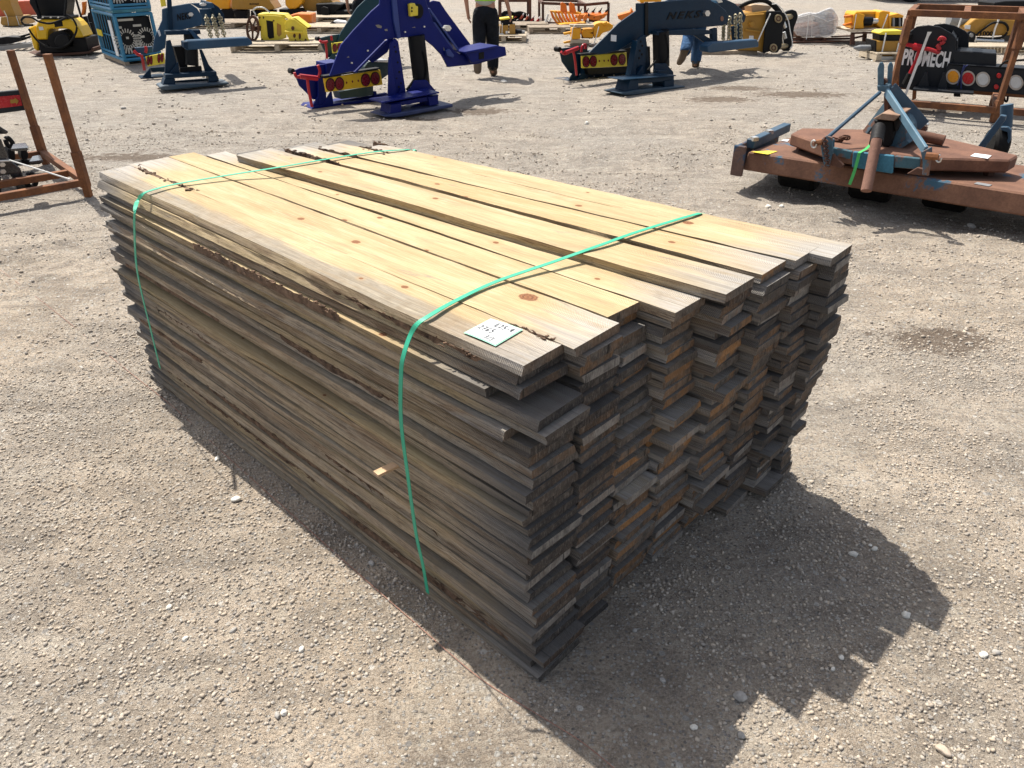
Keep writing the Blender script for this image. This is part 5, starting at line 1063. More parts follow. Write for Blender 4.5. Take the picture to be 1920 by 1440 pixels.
# ---------------------------------------------------------------- shrink-wrapped pallet load
pl = Plane(1500, 80, 2); root = thing('wrapped_load', ground_point(1530, 80), 'lumpy pallet load shrink-wrapped in clear plastic, brown left and grey right', 'wrapped pallet')
P_(root, 'grey_goods', M_GREY, pl, ([(1541, 38), (1550, 26), (1562, 24), (1566, 34), (1564, 62), (1556, 66), (1540, 68)], .15, .5), bevel=.03); P_(root, 'brown_goods', rust('brown_goods', (.24, .12, .08), (.38, .24, .17)), pl, ([(1486, 54), (1536, 42), (1539, 68), (1486, 70)], .15, .5), bevel=.02)
def wrap_material():
    m, t, b = newmat('shrink_wrap'); N = NT(t); tc = N.n('ShaderNodeTexCoord').outputs['Object']; n1 = N.noise(tc, 5, 5, .6, 1.5); n2 = N.noise(N.scale(tc, (2, 2, 14)), 2, 5, .6, .8)
    b.inputs['Base Color'].default_value = (.72, .73, .75, 1); b.inputs['Roughness'].default_value = .25
    N.l(N.ramp(n2, .35, .7, .35, .85), b.inputs['Alpha']); N.l(N.bump(n1, .8, .08, N.bump(n2, .6, .04)), b.inputs['Normal']); return m
bm = bmesh.new(); 
out = [(1483, 38), (1495, 28), (1510, 24), (1519, 22), (1528, 26), (1545, 18), (1556, 13), (1563, 15), (1566, 23), (1573, 30), (1571, 46), (1569, 62), (1560, 69), (1540, 71), (1484, 72)]
mb = MB(); rg = []
for k, (off, s) in enumerate(((.02, .93), (.0, .98), (.2, 1.0), (.45, 1.0), (.62, .97), (.68, .88))):
    rg.append([pl.pt(1528+(x-1528)*s+random.uniform(-1, 1), 70+(y-70)*s+random.uniform(-1, 1) if y < 66 else y, off) for x, y in out])
mb.loft(rg); o = mb.build('plastic_film', wrap_material(), root, 0, True); o.modifiers.new('s', 'SUBSURF').render_levels = 1
P_(root, 'tie_strap', M_WHITE, pl, (line_poly([(1517, 28), (1515, 50), (1512, 74)], 1.3), -.03, .015), (line_poly([(1523, 36), (1522, 70)], .8), -.03, .015), (line_poly([(1486, 36), (1504, 31), (1519, 27), (1534, 32), (1552, 40), (1568, 36)], 1), -.03, .015))
P_(root, 'skid', M_RUSTD, pl, ([(1486, 71), (1596, 71), (1596, 74), (1486, 75)], .1, .08), ([(1486, 78), (1600, 76), (1600, 78), (1486, 81)], -.05, .1), ([(1508, 72), (1512, 72), (1512, 79), (1508, 79)], 0, .5), ([(1545, 71), (1549, 71), (1549, 78), (1545, 78)], 0, .5), ([(1560, 68), (1598, 66), (1598, 69), (1560, 70)], .5, .08))

# ---------------------------------------------------------------- yellow grab on a rusty stand
pl = Plane(1598, 84, 0); root = thing('steel_stand', ground_point(1645, 80), 'rusty steel stand with a plank top carrying the yellow grab', 'stand')
P_(root, 'leg', M_RUSTD, pl, ([(1597, 62), (1603, 62), (1603, 84), (1595, 84)], .0, .07)); P_(root, 'leg', M_RUSTD, pl, ([(1620, 60), (1626, 60), (1625, 81), (1618, 81)], .6, .07)); P_(root, 'leg', M_RUSTD, pl, ([(1684, 62), (1690, 62), (1690, 84), (1684, 84)], .0, .07))
P_(root, 'rail', M_RUSTD, pl, ([(1597, 61), (1692, 59), (1692, 62), (1597, 64)], .0, .07), ([(1603, 70), (1621, 66), (1621, 69), (1603, 73)], .2, .06)); P_(root, 'top_planks', M_PALLET2, pl, ([(1594, 56), (1692, 53), (1694, 57), (1594, 60)], -.03, .8))
zt_ = pl.pt(1640, 56, .2).z; root = thing('log_grab', Vector((pl.pt(1640, 56, .3).x, pl.pt(1640, 56, .3).y, zt_)), 'orange-yellow two-pronged grab lying on the rusty stand', 'grab')
P_(root, 'housing', M_ORY, pl, ([(1601, 28), (1606, 22), (1622, 28), (1619, 40), (1620, 54), (1600, 54)], .05, .5), ([(1604, 22), (1650, 21), (1648, 28), (1622, 28), (1606, 26)], .3, .35), ([(1650, 22), (1656, 20), (1670, 22), (1666, 32), (1668, 55), (1652, 54), (1645, 46)], .1, .4), bevel=.012)
P_(root, 'end_block', M_ORY, pl, ([(1667, 29), (1684, 25), (1695, 29), (1694, 33), (1672, 33), (1671, 50), (1694, 50), (1690, 54), (1668, 55)], .05, .4), bevel=.01); P_(root, 'slots', M_BLACKM, pl, ([(1671, 32), (1693, 32), (1692, 51), (1671, 51)], .09, .05)); P_(root, 'bars', M_GREY, pl, ([(1674, 33), (1678, 33), (1678, 51), (1674, 51)], .06, .03), ([(1686, 33), (1689, 33), (1689, 51), (1686, 51)], .06, .03))
P_(root, 'cradle', M_GOLD, pl, ([(1620, 27), (1650, 26), (1652, 54), (1619, 54)], .3, .1)); rods(root, 'cylinder', M_BLACK, pl, [[(1618, 40), (1634, 40)]], .085, .15, 14); rods(root, 'piston', M_STEEL, pl, [[(1634, 39.5), (1652, 39)]], .05, .15, 12)
P_(root, 'prong', M_ORANGE, pl, ([(1585, 30), (1602, 27), (1602, 32), (1586, 34)], .1, .1)); P_(root, 'prong', M_ORANGE, pl, ([(1583, 46), (1601, 42), (1601, 47), (1584, 49)], .1, .1)); P_(root, 'tie_strap', M_WHITE, pl, (line_poly([(1606, 27), (1601, 56)], 1.3), .02, .015), (line_poly([(1665, 27), (1660, 40), (1653, 58)], 1.8), .02, .015))
pl = Plane(1645, 113, 2); pallet(gp(1668, 111), 2, .85, .7, M_PALLET2, 'small pallet under the breaker with the yellow-lidded case'); root = thing('rock_breaker', ground_point(1665, 112)+Vector((0, 0, .14)), 'ochre rock breaker with long grey chisel, left of the big rusty frame', 'rock breaker')
P_(root, 'housing', M_GOLD, pl, ([(1643, 77), (1692, 77), (1690, 108), (1640, 106)], .0, .35), bevel=.01); P_(root, 'end_plate', M_BLACKM, pl, ([(1641, 76), (1644, 76), (1643, 107), (1640, 106)], -.02, .38)); rods(root, 'chisel', M_GREY, pl, [[(1642, 90), (1611, 90)]], .052, .17, 12)
mb = MB(); mb.tube([pl.pt(1611, 90, .17), pl.pt(1600, 89.5, .17)], [.052, .012], 12); mb.build('chisel_tip', M_GREY, root); P_(root, 'tie_strap', M_WHITE, pl, (line_poly([(1662, 62), (1652, 108)], 2.2), -.04, .02), (line_poly([(1686, 80), (1680, 104)], 2), -.04, .02), ([(1642, 106), (1684, 106), (1680, 111), (1634, 116)], -.08, .05))
zc = pl.pt(1668, 77, .15); root = thing('tool_case', zc, 'black case with a bright yellow lid strapped on the breaker', 'case'); P_(root, 'box', M_BLACKM, pl, ([(1649, 64), (1692, 64), (1692, 76.5), (1649, 76.5)], .04, .28)); P_(root, 'lid', M_YELP, pl, ([(1648, 62), (1656, 58), (1692, 57), (1692, 65), (1650, 65)], .02, .32), bevel=.01)
# things at the very top right
pl = Plane(1865, 40, 2); mb = MB(); mb.prism(pl, [(1865, 5), (1886, 2), (1960, 1), (1960, 16), (1865, 16)], 0, .8).prism(pl, [(1867, 16), (1871, 16), (1871, 24), (1867, 24)], 0, .1); solo(mb, 'skid_box', M_BLACKM, 'flat black steel box behind the rusty frame at the right edge', 'box', None, .02)
tc_ = ground_point(1706, 4); root = thing('parked_truck', tc_+Vector((2.6, .8, 0)), 'dark parked truck whose tyres touch the top edge of the picture', 'truck')
for dx, dy in ((0, 0), (5.2, .15)):
    for ddy in (0, 1.7):
        c = tc_+Vector((dx, dy+ddy, .48)); mb = MB(); mb.tube([c-Vector((0, .14, 0)), c+Vector((0, .14, 0))], .48, 24); wq = mb.build('wheel', M_RUBBER, root, .02, True); mb = MB(); mb.tube([c-Vector((0, .15, 0)), c+Vector((0, .15, 0))], .26, 16); mb.build('rim', M_GREY, wq)
mb = MB(); mb.box(tc_+Vector((2.6, .85, .95)), 7.2, 1.9, .35); mb.box(tc_+Vector((-.5, .85, 1.75)), 1.9, 1.9, 1.3); mb.build('body', M_BLACK, root, .04); mb = MB(); mb.box(tc_+Vector((3.8, .85, 1.45)), 4.6, 2.0, .7); mb.build('load_bed', M_GREY, root, .03); mb = MB(); mb.box(tc_+Vector((-.5, -.11, 2.0)), 1.2, .02, .55); mb.build('side_window', M_BLACKM, root)

# ---------------------------------------------------------------- big rusty frame with the charcoal lamp unit
pf = Plane(1667, 210, -8.0)
A = ground_point(1661, 212); B = ground_point(1862, 229); ux = (B-A).normalized(); uy = Vector((-ux.y, ux.x, 0)); Wd = (B-A).length; Dp = 1.15
H1 = zat(1705, 24, A)
root = thing('rusty_frame', (A+B)/2, 'tall open rusty steel frame standing around the charcoal lamp unit', 'frame'); T = Vector((0, 0, 1))
def post(p, h, nm='post', r=.027): mb = MB(); mb.tube([p, p+T*h], r, 4); return mb.build(nm, M_RUST, root, .003)
W3 = Wd*1.95
def fp(a, b, z): return A+ux*a+uy*b+T*z
for a, b in ((0, 0), (Wd, 0), (W3, 0), (0, Dp), (Wd, Dp), (W3, Dp)): post(fp(a, b, 0), H1-.03)
for a, b in ((0, 0), (Wd, 0)):
    mb = MB(); mb.tube([fp(a, b, H1-.32), fp(a, b, H1-.06)], .036, 4); mb.build('sleeve', M_RUST, root, .003)
    mb = MB(); mb.tube([fp(a, b, 0), fp(a, b, .24)], .034, 4); mb.build('sleeve', M_RUST, root, .003)
for a0, b0, a1, b1, z in ((0, 0, W3, 0, H1), (0, Dp, W3, Dp, H1), (0, 0, 0, Dp, H1), (Wd*.5, 0, Wd*.5, Dp, H1), (Wd, 0, Wd, Dp, H1), (W3, 0, W3, Dp, H1), (0, .0, W3, .0, .13), (0, Dp, W3, Dp, .16), (0, 0, 0, Dp, .145), (Wd, 0, Wd, Dp, .145)):
    sh = .05 if b0 == b1 else 0; mb = MB(); mb.tube([fp(a0, b0, z)-T*(0 if b0 == b1 else .008), fp(a1, b1, z)-T*(0 if b0 == b1 else .008)], .034, 4); mb.build('rail', M_RUST, root, .003)
class PV(Plane):
    def __init__(s, o, x): s.o = o; s.x = x; s.n = Vector((-x.y, x.x, 0)); s.sh = 0.0
pl = PV(A+uy*.45, ux); root = thing('lamp_unit', ground_point(1780, 205)+Vector((0, 0, .2)), 'charcoal steel unit lettered PROMECH with round lamps inside the rusty frame', 'lamp unit'); M_CHAR = paint('charcoal_paint', (.010, .013, .018), .45, .12, dust=.04, spec=.25)
sp = [(1685, 163), (1689, 90), (1704, 60), (1719, 50), (1740, 47), (1762, 50), (1785, 63), (1793, 73), (1792, 92), (1785, 124), (1780, 170), (1712, 170)]
P_(root, 'side_plate', M_CHAR, pl, (sp, 0, .03), bevel=.006); P_(root, 'side_plate', M_CHAR, pl, ([(1752, 46), (1770, 44), (1790, 48), (1810, 58), (1817, 66), (1816, 92), (1811, 140), (1740, 140), (1740, 60)], .45, .03), bevel=.006)
P_(root, 'top_web', M_CHAR, pl, ([(1786, 62), (1793, 72), (1793, 76), (1784, 66)], .03, .42), ([(1793, 76), (1796, 76), (1794, 118), (1791, 118)], .03, .42))
text_mesh(MB(), pl, 'PROMECH', (1690, 122), (1778, 128), (1696, 91), -.014, .008, 0, .035, 1.0).build('lettering', M_LAB, root)
P_(root, 'lamp_panel', M_CHAR, pl, ([(1777, 121), (1920, 131), (2020, 138), (2020, 186), (1920, 178), (1822, 170), (1768, 163), (1770, 140)], -.04, .04), ([(1777, 121), (1778, 119), (1920, 128), (2020, 135), (2020, 138), (1920, 131)], -.06, .3), bevel=.004)
P_(root, 'tool_box', M_CHAR, pl, ([(1788, 94), (1869, 100), (1868, 126), (1785, 121)], .0, .42), bevel=.01)
P_(root, 'step_plate', M_CHAR, pl, ([(1712, 166), (1826, 174), (1824, 178), (1712, 170)], -.3, .3)); P_(root, 'gusset', M_CHAR, pl, ([(1719, 166), (1734, 136), (1739, 136), (1742, 167)], -.12, .03)); P_(root, 'gusset', M_CHAR, pl, ([(1757, 167), (1768, 136), (1773, 136), (1776, 168)], -.12, .03))
RIMC = paint('lamp_rim', (.42, .38, .33), .5, .05)
for x, y, m_ in ((1787, 144, M_AMBER), (1815, 147, M_REDL), (1843, 149, M_CLEAR), (1905, 155, M_CLEAR), (1933, 157, M_REDL)): lamp(root, pl, x, y, 10.6, 11.2, -.05, m_, RIMC, 'round_lamp')
for x, y in ((1873, 142), (1868, 163)): lamp(root, pl, x, y, 4.6, 4.8, -.06, M_REDL, None, 'marker_lamp')
rods(root, 'load_binder', M_RED, pl, [[(1697, 83), (1712, 86), (1726, 90)], [(1726, 90), (1744, 93), (1760, 98), (1760, 88), (1757, 84)], [(1762, 82), (1768, 80), (1771, 74), (1764, 71), (1761, 76)], [(1724, 92), (1718, 112), (1706, 138)]], .022, -.08); rods(root, 'binder_body', M_RED, pl, [[(1712, 87), (1727, 90)]], .04, -.08); rods(root, 'binder_grip', M_RUBBER, pl, [[(1706, 138), (1696, 158)]], .034, -.09)
P_(root, 'tie_strap', M_WHITE, pl, ([(1739, 60), (1747, 60), (1742, 68), (1698, 184), (1692, 186), (1737, 67)], -.17, .008), bevel=0); P_(root, 'leg', M_RUST, pl, ([(1711, 170), (1718, 170), (1717, 186), (1710, 188)], -.05, .08)); P_(root, 'coupling', M_BLACKM, pl, ([(1788, 174), (1800, 176), (1801, 182), (1788, 181)], -.2, .1)); rods(root, 'cord', paint('blue_cord', (.02, .03, .12)), pl, [[(1815, 122), (1808, 128), (1799, 150), (1795, 160)], [(1808, 122), (1803, 140), (1802, 168)]], .008, -.075); MB().disc(pl, 1704, 70, 4.5, 6, -.07, .05).build('eye_bolt', M_BLACKM, root); rods(root, 'power_cable', M_RUBBER, pl, [[(1882, 178), (1884, 188), (1888, 190), (1890, 180)], [(1872, 128), (1884, 116), (1900, 114), (1925, 112)]], .012, -.05)
mb = MB(); mb.tube([pl.pt(1697, 70, -.1), pl.pt(1706, 68, .0)], .035, 10); mb.build('cross_bar', M_BLACKM, root)
# ochre hammer behind the frame
pl = Plane(1830, 92, -2); root = thing('hydraulic_hammer', ground_point(1850, 95)+Vector((0, 0, .14)), 'long ochre hydraulic hammer numbered 1000 lying behind the rusty frame', 'hydraulic hammer'); pallet(gp(1862, 97), -2, 1.7, .9, M_PALLET2, 'pale pallet under the ochre hammer numbered 1000')
P_(root, 'housing', M_GOLD, pl, ([(1811, 50), (1828, 36), (1836, 34), (1909, 37), (1906, 66), (1830, 68), (1812, 56)], .0, .4), bevel=.015); text_mesh(MB(), pl, '1000', (1838, 67), (1862, 68), (1838, 58), -.01, .006, .1, .03).build('lettering', M_BLACKM, root); rods(root, 'hose', M_RUBBER, pl, [[(1830, 66), (1845, 54), (1862, 43), (1882, 43), (1890, 54), (1882, 68), (1862, 72), (1832, 71)]], .022, -.05); P_(root, 'tie_strap', M_WHITE, pl, (line_poly([(1874, 34), (1866, 54), (1859, 82)], 3), -.07, .02), (line_poly([(1803, 34), (1797, 52)], 2.5), -.07, .02)); P_(root, 'paper_label', M_LAB, pl, ([(1809, 47), (1820, 47), (1819, 55), (1809, 54)], -.01, .006), bevel=0)
rods(root, 'accumulator', M_GREY, pl, [[(1779, 36), (1826, 37)]], .12, .3, 16); rods(root, 'piston_tube', M_STEEL, pl, [[(1828, 75), (1880, 78)]], .05, -.03, 12); P_(root, 'coupler_plate', M_BLACK, pl, ([(1813, 62), (1820, 58), (1829, 62), (1830, 70), (1822, 92), (1815, 92), (1817, 72)], -.15, .05), bevel=.01); MB().disc(pl, 1822, 66, 3.4, 4, -.18, .04).build('pin', M_GREY, root)
mb = MB(); pl = Plane(1915, 92, 0); solo(mb.prism(pl, [(1912, 50), (1960, 50), (1960, 92), (1908, 90)], 0, .6), 'attachment_block', M_BLACKM, 'black steel block cut by the right edge behind the rusty frame', 'attachment', None, .02)

# ---------------------------------------------------------------- rotary mower
FL = gp(1391, 316, .18); FR = gp(1920, 403, .18); mx = (FR-FL); mx.z = 0; mL = mx.length; mx.normalize(); my = Vector((-mx.y, mx.x, 0)); M0 = Vector((FL.x, FL.y, 0))
def mp(a, b, z): return M0+mx*a+my*b+Vector((0, 0, z))
def muv(px, py, z): d = gp(px, py, z)-M0; return d.dot(mx), d.dot(my)
root = thing('rotary_mower', mp(1.5, .8, 0), 'rusty rotary mower with worn blue paint and a blue hitch frame', 'mower')
ZD = .315; back = [muv(1478, 254, ZD), muv(1640, 246, ZD)]; bd = .92; EX = mL+.7
mb = MB(); lo_ = [mp(.0, 0, .17), mp(EX, 0, .17), mp(EX, bd, .17), mp(.12, bd, .17)]; hi_ = [mp(.02, .03, ZD), mp(EX, .03, ZD), mp(EX, bd-.03, ZD), mp(.12, bd-.03, ZD)]
n_ = 24; ring0, ring1 = [], []
for k in range(4):
    for i in range(n_ if k in (0, 2) else 1): ring0.append(lo_[k].lerp(lo_[(k+1) % 4], i/(n_ if k in (0, 2) else 1))); ring1.append(hi_[k].lerp(hi_[(k+1) % 4], i/(n_ if k in (0, 2) else 1)))
mb.loft([ring0, ring1]); mb.build('deck', M_DECKB, root, .012)
up = [muv(x, y, .455) for x, y in ((1483, 250), (1502, 240), (1562, 241), (1638, 243), (1725, 250), (1770, 258), (1835, 273), (1910, 291), (1895, 300), (1792, 297), (1745, 296), (1680, 290), (1600, 285), (1562, 277))]
mb = MB(); mb.loft([[mp(a, b, .362) for a, b in up], [mp(a, b, .455) for a, b in up]]); mb.build('upper_deck', M_DECK, root, .012)
mb = MB()
for x, y in ((1496, 284), (1850, 332), (1700, 318)): a, b = muv(x, y, ZD); mb.box(mp(a, b+.06, .338), .05, .05, .06, 10)
mb.build('spacers', M_RUSTD, root)
mb = MB(); a0, b0 = -.05, -.02; mb.loft([[mp(-.06, -.03, .14), mp(-.03, -.03, .14), mp(-.03, bd*.95, .16), mp(-.06, bd*.95, .16)], [mp(-.06, -.03, .37), mp(-.03, -.03, .37), mp(-.03, bd*.95, .37), mp(-.06, bd*.95, .37)]]); mb.box(mp(-.02, -.05, .25), .1, .03, .24, math.degrees(math.atan2(mx.y, mx.x))); mb.build('side_skirt', rust('skirt_rust', (.10, .06, .05), (.17, .10, .075), (.025, .06, .11), .5), root, .006)
mb = MB(); mb.tube([mp(-.0, .1, .36), mp(.02, bd*.95, .37)], .035, 4); mb.build('side_angle', M_DKBLUE, root, .004); mb = MB()
for y in (.12, .45): mb.box(mp(.02, y, .40), .05, .05, .03, 20)
mb.build('bolts', M_STEEL, root)
P_m = PV(mp(0, .25, 0), mx)
P_(root, 'front_plate', rust('front_plate_blue', (.03, .13, .20), (.05, .19, .28), (.15, .08, .06), .60), PV(mp(0, -.125, 0), mx), ([(1599, 284), (1676, 292), (1673, 326), (1597, 314)], 0, .03), bevel=.006)
P_(root, 'front_plate', rust('front_plate_worn', (.04, .10, .13), (.06, .14, .18), (.15, .08, .06), .55), PV(mp(0, -.105, 0), mx), ([(1678, 292), (1726, 297), (1722, 318), (1676, 314)], 0, .03), ([(1560, 276), (1599, 284), (1597, 300), (1562, 292)], 0, .03), bevel=.006)
hl = PV(mp(0, -.15, 0), mx)
P_(root, 'hitch_lug', M_OLDBLUE, hl, ([(1537, 263), (1550, 254), (1560, 258), (1562, 282), (1554, 315), (1545, 312), (1541, 290)], -.02, .02), ([(1540, 262), (1552, 254), (1564, 262), (1563, 284), (1556, 310), (1548, 300)], .09, .02)); P_(root, 'hitch_lug', M_OLDBLUE, hl, ([(1727, 285), (1747, 275), (1747, 290), (1741, 330), (1729, 328), (1730, 305)], -.02, .02), ([(1726, 284), (1745, 276), (1743, 320), (1732, 318)], .09, .02))
P_(root, 'lug_brace', M_RUSTD, hl, ([(1550, 308), (1562, 288), (1582, 310), (1578, 316)], -.01, .03), ([(1700, 326), (1720, 314), (1735, 318), (1734, 330)], -.01, .03))
rods(root, 'hitch_pin', M_RUST, hl, [[(1528, 268), (1542, 266)]], .022, -.05); rods(root, 'hitch_pin', M_RUST, hl, [[(1736, 292), (1760, 294)]], .026, -.06)
mb = MB()
for x, y in ((1526, 270), (1760, 297)): mb.tube(smooth_path([hl.pt(x+5*math.cos(t), y+7*math.sin(t), -.07) for t in [k*.9 for k in range(7)]], 3), .006, 6)
mb.build('linch_rings', M_STEEL, root, 0, True)
mb = MB(); pts = [hl.pt(1546, 258, -.06)+(hl.pt(1552, 312, -.06)-hl.pt(1546, 258, -.06))*k/12 for k in range(13)]
for k in range(12):
    c = (pts[k]+pts[k+1])/2; up_ = (pts[k+1]-pts[k])*.62; ax = (mx if k % 2 else my)*.02; mb.tube([c+up_*math.cos(t)+ax*math.sin(t) for t in [2*math.pi*j/8 for j in range(9)]], .006, 5)
mb.build('chain', M_RUSTD, root, 0, True); mb = MB()
cc_ = [hl.pt(x, y, .3) for x, y in ((1562, 262), (1568, 268), (1575, 262), (1580, 257), (1588, 258), (1584, 254))]
for k in range(len(cc_)-1):
    for s_ in (0, .5):
        c = cc_[k].lerp(cc_[k+1], s_); c.z = max(c.z, .47); mb.tube([c+mx*.024*math.cos(t)+(my if (k+int(s_*2)) % 2 else T)*.016*math.sin(t) for t in [2*math.pi*j/8 for j in range(9)]], .006, 5)
mb.build('chain', M_RUSTD, root, 0, True)
# hitch frame: lugs, block, arms
mastp = PV(mp(0, .38, 0), mx)
P_(root, 'mast_lug', M_OLDBLUE, mastp, ([(1645, 168), (1645, 128), (1649, 117), (1654, 116), (1657, 122), (1656, 168)], -.02, .02), bevel=.006); P_(root, 'mast_lug', M_OLDBLUE, mastp, ([(1662, 171), (1664, 124), (1668, 116), (1672, 117), (1674, 124), (1670, 168)], .07, .02), bevel=.006)
P_(root, 'mast_block', M_OLDBLUE, mastp, ([(1644, 160), (1665, 160), (1665, 171), (1658, 173), (1645, 170)], -.03, .12), bevel=.006); MB().disc(mastp, 1655, 153, 7, 6, .0, .05).build('mast_roller', M_RUSTD, root)
def arm(name, mat, p0, o0, p1, o1, w_, th):
    a, b = mastp.pt(*p0, o0), mastp.pt(*p1, o1); d = (b-a).normalized(); s_ = d.cross(Vector((0, 0, 1))).normalized(); u_ = s_.cross(d); mb = MB()
    mb.loft([[p+u_*w_-s_*th, p+u_*w_+s_*th, p-u_*w_+s_*th, p-u_*w_-s_*th] for p in (a, b)]); return mb.build(name, mat, root, .004)
arm('hitch_arm', paint('light_blue_arm', (.10, .19, .26), .5, .15), (1662, 172), -.02, (1735, 282), -.52, .028, .012)
arm('hitch_arm', M_DKBLUE, (1670, 165), .05, (1732, 236), .25, .045, .012); arm('hitch_arm', M_OLDBLUE, (1668, 190), .12, (1622, 250), .25, .03, .012); arm('hitch_arm', M_RUSTD, (1666, 172), .05, (1667, 235), .15, .03, .02)
rods(root, 'brace_rod', M_DKBLUE, mastp, [[(1650, 173, -.03), (1554, 256, -.52)]], .014)
P_(root, 'gearbox', M_OLDBLUE, mastp, ([(1672, 226), (1692, 222), (1702, 240), (1704, 268), (1690, 276), (1666, 286), (1662, 280), (1676, 250)], -.12, .3), bevel=.02); P_(root, 'shield_hood', rust('hood_rust', (.20, .11, .07), (.34, .22, .15)), mastp, ([(1636, 223), (1654, 212), (1688, 216), (1676, 227)], -.26, .34), bevel=.004)
P_(root, 'shield', M_BLACKM, mastp, ([(1638, 224), (1676, 227), (1677, 250), (1668, 276), (1655, 276), (1642, 246)], -.18, .2), ([(1675, 226), (1688, 217), (1690, 224), (1678, 250)], -.2, .2), bevel=.01)
rods(root, 'drive_shaft', M_BLACKM, mastp, [[(1648, 240, -.28), (1643, 268, -.46)]], .047, 0, 16); rods(root, 'drive_shaft_sleeve', rust('shaft_rust', (.17, .08, .055), (.26, .14, .10)), mastp, [[(1644, 262, -.46), (1624, 358, -.66)]], .037, 0, 18); rods(root, 'side_shaft', M_RUSTD, mastp, [[(1700, 250, .1), (1732, 256, .1), (1770, 264, .1)]], .04, 0, 12)
P_(root, 'gearbox_foot', M_OLDBLUE, mastp, ([(1662, 284), (1700, 262), (1706, 268), (1672, 290)], -.14, .3)); P_(root, 'rear_lug', M_RUSTD, mastp, ([(1725, 232), (1736, 232), (1735, 248), (1725, 246)], .5, .08)); P_(root, 'bolt_head', M_STEEL, mastp, ([(1734, 231), (1740, 233), (1739, 238), (1733, 237)], .48, .06))
root_s = PV(mp(0, -.02, 0), mx); P_(root, 'paper_sticker', M_LAB, root_s, ([(0, 0), (1, 0), (1, 1)], 0, .001)) if False else None
def sticker(pts, z, mat, name): mb = MB(); v = [gp(x, y, z) for x, y in pts]; mb.add(v+[p+Vector((0, 0, .003)) for p in v], [(0, 1, 2, 3), (4, 5, 6, 7), (0, 1, 5, 4), (1, 2, 6, 5), (2, 3, 7, 6), (3, 0, 4, 7)]); mb.build(name, mat, root)
sticker([(1819, 293), (1828, 288), (1859, 292), (1852, 298)], .458, M_LAB, 'paper_sticker'); sticker([(1408, 285), (1440, 290), (1458, 284), (1440, 283)], ZD+.002, M_YELP, 'yellow_decal'); sticker([(1464, 264), (1476, 266), (1480, 262), (1470, 262)], ZD+.002, M_LAB, 'worn_decal'); sticker([(1826, 345), (1832, 342), (1860, 347), (1854, 350)], ZD+.002, M_GREY, 'worn_decal')
tl = PV(mp(0, 1.3, 0), mx); P_(root, 'tail_arm', M_DKBLUE, tl, ([(1832, 276), (1876, 216), (1886, 218), (1884, 226), (1846, 278)], -.25, .06)); rods(root, 'tail_post', M_DKBLUE, tl, [[(1888, 196), (1886, 240)]], .045, 0, 12)
P_(root, 'tail_fork', M_DKBLUE, tl, ([(1876, 238), (1890, 238), (1896, 244), (1895, 262), (1884, 284), (1880, 282), (1890, 260), (1889, 248), (1876, 244)], -.1, .05))
mb = MB(); c = tl.pt(1868, 270, .0); wx = (mx+my*.55).normalized(); mb.tube([c-wx*.06, c+wx*.06], .135, 22); wq = mb.build('tail_wheel', M_RUBBER, root, .02, True)
for x in (1483, 1618, 1760):
    a, b = muv(x, 361 if x < 1500 else 384 if x < 1700 else 402, 0.0); c = mp(a, b+.16, .135); mb = MB()
    rg = []; nn = 20
    for off, rr in ((-.15, .115), (-.12, .14), (.12, .14), (.15, .115)): rg.append([c+mx*off+(my*math.cos(2*math.pi*j/nn)+T*math.sin(2*math.pi*j/nn))*(rr*(1.0 if j % 2 else .94)) for j in range(nn)])
    mb.loft(rg); mb.build('support_tyre', M_RUBBER, root)
gs = [mastp.pt(1635, 268, -.3), gp(1624, 279, .47), gp(1612, 286, .47), PV(mp(0, -.15, 0), mx).pt(1610, 292), PV(mp(0, -.15, 0), mx).pt(1603, 318), PV(mp(0, -.10, 0), mx).pt(1593, 346)]
ribbon('strap', smooth_path(gs, 3), .022, mx, 'bright green strap hanging over the front of the rusty mower', paint('strap_bright', (.06, .42, .12), .5, .1))

# ---------------------------------------------------------------- rusty frame with black couplers, left edge
A = ground_point(167, 369); Bk = ground_point(88, 312); fx = (ground_point(40, 382)-ground_point(160, 360)).normalized(); fy = (Bk-A); fy.z = 0
root = thing('rusty_frame', (A+Bk)/2, 'rusty steel frame with two tall posts at the left edge', 'frame')
h1, h2 = zat(90, 101, A), zat(26, 94, Bk)
for p, h in ((A, h1), (Bk, h2)):
    mb = MB(); mb.tube([p, p+T*h], .025, 4); q = mb.build('post', M_RUST, root, .003); mb = MB(); mb.tube([p+T*.08, p+T*(.36)], .031, 4); mb.build('sleeve', M_RUST, q, .003)
for a, b, z in ((A, A+fx*2.4, .12), (A+fy*.30, A+fy*.30+fx*2.4, .12), (Bk, Bk+fx*2.4, .12)): mb = MB(); mb.tube([a+T*z, b+T*z], .026, 4); mb.build('rail', M_RUST, root, .003)
mb = MB(); mb.tube([A+T*.125, Bk+T*.125], .027, 4); mb.build('side_rail', M_RUST, root, .003)
pl = PV(Bk+Vector((0, -.02, 0)), Vector((.98, .18, 0)).normalized()); root = thing('light_board', pl.pt(20, 190), 'charcoal board with a red sticker and yellow arrow by the rusty post', 'sign board')
P_(root, 'board', M_CHAR, pl, ([(-90, 186), (0, 172), (41, 168), (46, 172), (54, 206), (0, 213), (-90, 226)], .05, .05), bevel=.006); P_(root, 'red_sticker', paint('sticker_red', (.42, .012, .02), .2, .2), pl, ([(-60, 192), (0, 181), (37, 178), (42, 198), (0, 203), (-60, 212)], .045, .004), bevel=0); P_(root, 'arrow', M_GOLD, pl, ([(19, 187), (28, 186), (27, 183), (35, 189), (31, 196), (30, 193), (20, 194)], .04, .004), bevel=0)
